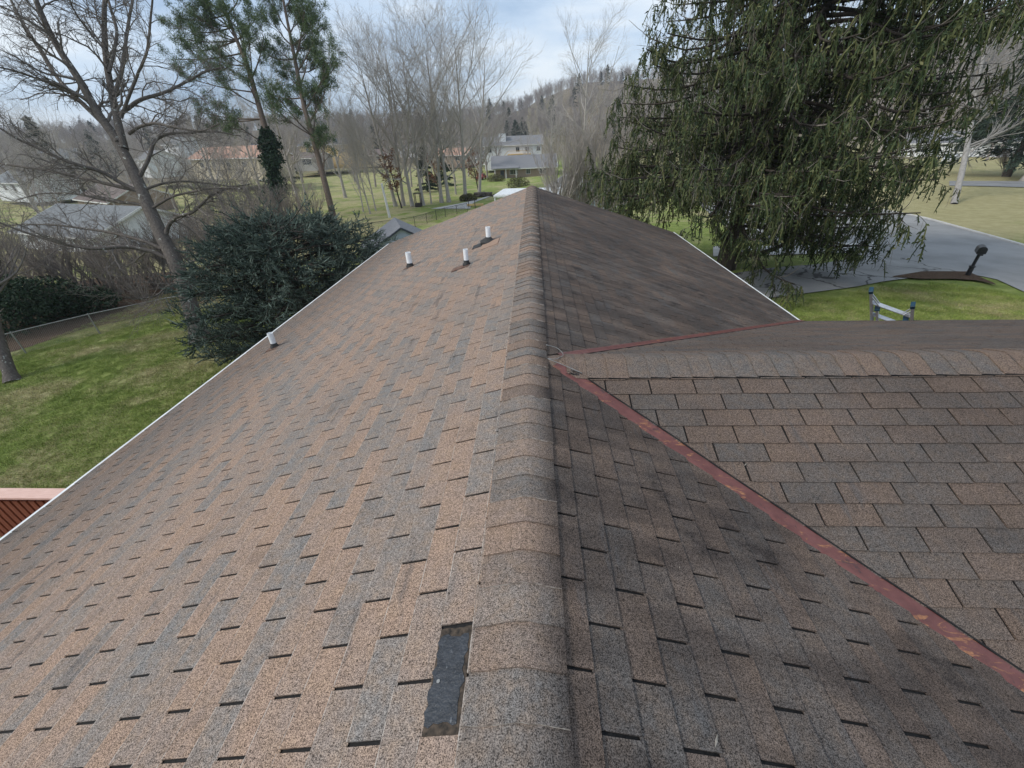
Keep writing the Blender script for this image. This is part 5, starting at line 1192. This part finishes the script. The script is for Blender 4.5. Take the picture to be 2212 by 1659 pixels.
q = at(2100, 345, 85); gable('house', 'long white house across the far road behind the pale bare tree', 'house', (q[0], q[1]+5, float(H(q[0], q[1]))), 24, 10, 2.8, 2.0, math.radians(-35), 'white', 'roofgray', .5, windows=[('f', -6, 1.5, 1.8, 1.2), ('f', 0, 1.5, 1.8, 1.2), ('f', 6, 1.5, 1.8, 1.2)])
for i, (x_, y_, d_, s, k, lb) in enumerate([(1700, 330, 70, .75, 0, 'bare tree behind the left half of the weeping spruce'), (1900, 330, 62, .7, 1, 'bare tree behind the right half of the weeping spruce'), (2300, 330, 75, .75, 2, 'bare tree past the right frame edge'), (1450, 300, 95, .9, 0, 'bare tree behind the left side of the weeping spruce'), (2030, 300, 95, .8, 2, 'bare tree beyond the street between the spruce and the pale tree')]):
    q = at(x_, y_, d_); plant(vase[k], (q[0], q[1], float(H(q[0], q[1]))), lb, None, s, random.uniform(0, 6))
# olive shrubs near the drive and garden mounds
for i, (x_, y_, rad, lb, m_) in enumerate([(1012, 434, (1.5, 1.2, .8), 'low green shrub at the foot of the tall trunk by the pale drive', 'olive'), (1120, 404, (2.4, 2.0, 1.3), 'olive shrub between the ranch house lawn and the carport', 'olive'), (1072, 392, (2.4, 1.5, 1.2), 'rounded shrub in front of the ranch house porch', 'olive'), (1340, 520, (1.6, 1.4, 1.2), 'low green shrub under the left skirt of the weeping spruce', 'olive')]):
    b_ = gd(x_, y_); r = tree_root('leafy_shrub', b_, lb, 'shrub'); V_, F_ = leafcloud(2600, rad, (0, 0, rad[2]*.45), .10, .5, 40+i); o = obj('foliage', mesh_np('foliage', V_, F_, M[m_]), r); o['kind'] = 'stuff'
    P = np.array([smooth_line([(0, 0, 0), (math.cos(k)*rad[0]*.3, math.sin(k)*rad[1]*.3, rad[2]*.7), (math.cos(k)*rad[0]*.7, math.sin(k)*rad[1]*.7, rad[2]*1.2)], 6) for k in range(6)]); V_, F_ = polytubes(P, np.repeat(np.linspace(.04, .01, 6)[None], 6, 0), 4); obj('stems', mesh_np('stems', V_, F_, M['twig_dark']), r)

# ------------------------------------------------------------------ geometry-node scatterers for the uncountable: far woods and grass
def scatter(name, pts, source_objs, smin, smax, seed, tilt=.06, label=None, cat=None):
    me = bpy.data.meshes.new(name); me.from_pydata([tuple(map(float, p)) for p in pts], [], [])
    o = obj(name, me); ng = bpy.data.node_groups.new(name, 'GeometryNodeTree')
    ng.interface.new_socket('Geometry', in_out='INPUT', socket_type='NodeSocketGeometry'); ng.interface.new_socket('Geometry', in_out='OUTPUT', socket_type='NodeSocketGeometry')
    N = ng.nodes; gi = N.new('NodeGroupInput'); go = N.new('NodeGroupOutput'); ip = N.new('GeometryNodeInstanceOnPoints')
    g2i = N.new('GeometryNodeGeometryToInstance')
    for s in source_objs:
        oi = N.new('GeometryNodeObjectInfo'); oi.inputs['Object'].default_value = s; oi.inputs['As Instance'].default_value = True; ng.links.new(oi.outputs['Geometry'], g2i.inputs[0])
    ng.links.new(gi.outputs[0], ip.inputs['Points']); ng.links.new(g2i.outputs[0], ip.inputs['Instance']); ip.inputs['Pick Instance'].default_value = len(source_objs) > 1
    rv = N.new('FunctionNodeRandomValue'); rv.data_type = 'FLOAT_VECTOR'; rv.inputs[0].default_value = (-tilt, -tilt, 0); rv.inputs[1].default_value = (tilt, tilt, 6.283); rv.inputs['Seed'].default_value = seed
    e2r = N.new('FunctionNodeEulerToRotation'); ng.links.new(rv.outputs[0], e2r.inputs[0]); ng.links.new(e2r.outputs[0], ip.inputs['Rotation'])
    rs = N.new('FunctionNodeRandomValue'); rs.data_type = 'FLOAT'; rs.inputs[2].default_value = smin; rs.inputs[3].default_value = smax; rs.inputs['Seed'].default_value = seed+1
    ng.links.new(rs.outputs[1], ip.inputs['Scale']); ng.links.new(ip.outputs[0], go.inputs[0])
    m = o.modifiers.new('scatter', 'NODES'); m.node_group = ng; tag(o, label, cat, kind='stuff'); return o
# far-wood tree: one mesh, trunk and twigs together (a real tree of the wood stands at the source's own place)
def wood_mesh(seed, h=15, spread=.42):
    global rng; keep = rng; rng = np.random.default_rng(seed); n = 8; t = np.linspace(0, 1, n); P = np.stack([0*t, 0*t, t*h*.92], 1)[None]; R = (.22*(1-t)+.03)[None]
    a, ra = grow(P, R, 16, .25, .97, h*.40, spread, 5, .08, .12, .6, .3, .45); b_, rb = grow(a, ra, 6, .15, 1, h*.17, .5, 4, .1, .1, .6, .3, .4, rmin=.03); c_, rc = grow(b_, rb, 4, .15, 1, h*.08, .5, 2, .1, .1, .6, .4, .3, rmin=.022)
    V_, F_ = join([polytubes(P, R, 5), polytubes(a, ra, 3), polytubes(b_, rb, 3), polytubes(c_, rc, 3)]); rng = keep; return mesh_np('far_tree', V_, F_, M['twig_far'])
src = []
for i, (x_, y_) in enumerate([(-150, 240), (-20, 260), (90, 250)]):
    o = obj('far_bare_tree', wood_mesh(200+i, 9.5+i, .68+.06*i), None, (x_, y_, float(H(x_, y_)))); tag(o, ['bare tree at the foot of the hill far left', 'bare tree at the foot of the hill behind the tall grey cluster', 'bare tree at the foot of the hill right of the ridge end'][i], 'tree'); src.append(o)
rr = np.random.default_rng(12); pts = []
while len(pts) < 3600:
    th = rr.uniform(-1.15, 1.05); rad = 262+390*rr.random()**1.1; x_, y_ = math.sin(th)*rad, math.cos(th)*rad; pts.append((x_, y_, float(H(x_, y_))-.3))
# thinner belts of trees in the valley
for _ in range(70):
    th = rr.uniform(-1.1, -.02); rad = rr.uniform(105, 215); x_, y_ = math.sin(th)*rad, math.cos(th)*rad; pts.append((x_, y_, float(H(x_, y_))-.3))
for _ in range(60):
    th = rr.uniform(.12, 1.1); rad = rr.uniform(90, 215); x_, y_ = math.sin(th)*rad, math.cos(th)*rad; pts.append((x_, y_, float(H(x_, y_))-.3))
scatter('far_woods', pts, src, .65, 1.3, 3, .10, 'leafless woods covering the hills on the horizon', 'woods')
ev = conifer((-60, 300, float(H(-60, 300))), 15, 4.5, 'dark conifer standing in the far hillside woods', 'hemlock', 33, 1600, size=.5)
pts = []
for _ in range(150):
    th = rr.uniform(-1.15, 1.0); rad = rr.uniform(240, 560); x_, y_ = math.sin(th)*rad, math.cos(th)*rad; pts.append((x_, y_, float(H(x_, y_))-.3))
scatter('far_conifers', pts, [ev.children[1] if ev.children[1].name.startswith('foliage') else ev.children[0]], .6, 1.15, 9, .03, 'dark conifers dotted through the far woods', 'woods')
# grass tufts on the lawns next to the house
def tuft(n, size, seed):
    r = np.random.default_rng(seed); P = np.stack([(r.random(n)-.5)*size, (r.random(n)-.5)*size, 0*r.random(n)], 1); a = r.random(n)*6.28; h = .025+.035*r.random(n); w = .004+.003*r.random(n)
    d = np.stack([np.cos(a), np.sin(a), 0*a], 1); ln = nrm(r.normal(size=(n, 3))*np.array([1, 1, 0]))*(h*.6)[:, None]
    V = np.stack([P-d*w[:, None], P+d*w[:, None], P+ln+np.array([0, 0, 1])*h[:, None]], 1).reshape(-1, 3); return mesh_np('grass_tuft', V, np.arange(3*n).reshape(-1, 3), M['blade'])
g0_ = obj('grass_tuft', tuft(420, .5, 1), None, (-11, 10.5, float(H(-11, 10.5)))); tag(g0_, 'short lawn grass tuft on the back lawn', 'grass', kind='stuff')
pts = []
ys = np.arange(4, 26, .42)
for y_ in ys:
    for x_ in np.arange(-24, -5.6, .42):
        if math.hypot(x_+8.9, y_-14.4) < 1.5: continue
        pts.append((x_+rr.uniform(-.1, .1), y_+rr.uniform(-.1, .1), float(H(x_, y_))+.0))
for y_ in np.arange(8, 24, .42):
    for x_ in np.arange(7, 27, .42):
        # stay off the drive and the street
        v = np.array([x_, y_, float(H(x_, y_))])-CAM; z_ = v@FV; sx_, sy_ = (512+CF*(v@RV)/z_)/K, (384-CF*(v@UV)/z_)/K
        edge = np.interp(sx_, [1400, 1700, 1850, 1925, 2060, 2150, 2212, 2560], [680, 648, 630, 612, 612, 626, 644, 772])
        if sy_ > edge+3: pts.append((x_+rr.uniform(-.1, .1), y_+rr.uniform(-.1, .1), float(H(x_, y_))))
scatter('grass', pts, [g0_], .8, 1.25, 5, .02, 'short mown grass on the lawns', 'grass')
print('objects', len(bpy.data.objects))

# ------------------------------------------------------------------ the air: faint haze over the valley
hm = bpy.data.materials.new('valley haze'); hm.use_nodes = True; ht = hm.node_tree; ht.nodes.clear()
hv = ht.nodes.new('ShaderNodeVolumePrincipled'); hv.inputs['Color'].default_value = (.80, .86, .95, 1); hv.inputs['Density'].default_value = .00030; hv.inputs['Anisotropy'].default_value = .2
ho = ht.nodes.new('ShaderNodeOutputMaterial'); ht.links.new(hv.outputs[0], ho.inputs['Volume'])
b = MB(); b.box((0, 500, 25), (3000, 1900, 90)); tag(b.build('haze', hm), 'thin pale winter haze filling the valley', 'haze', kind='stuff')
print('objects', len(bpy.data.objects), 'tris', sum(sum(max(1, p.loop_total-2) for p in m.polygons) if len(m.polygons) < 500 else len(m.loops)//2 for m in bpy.data.meshes))
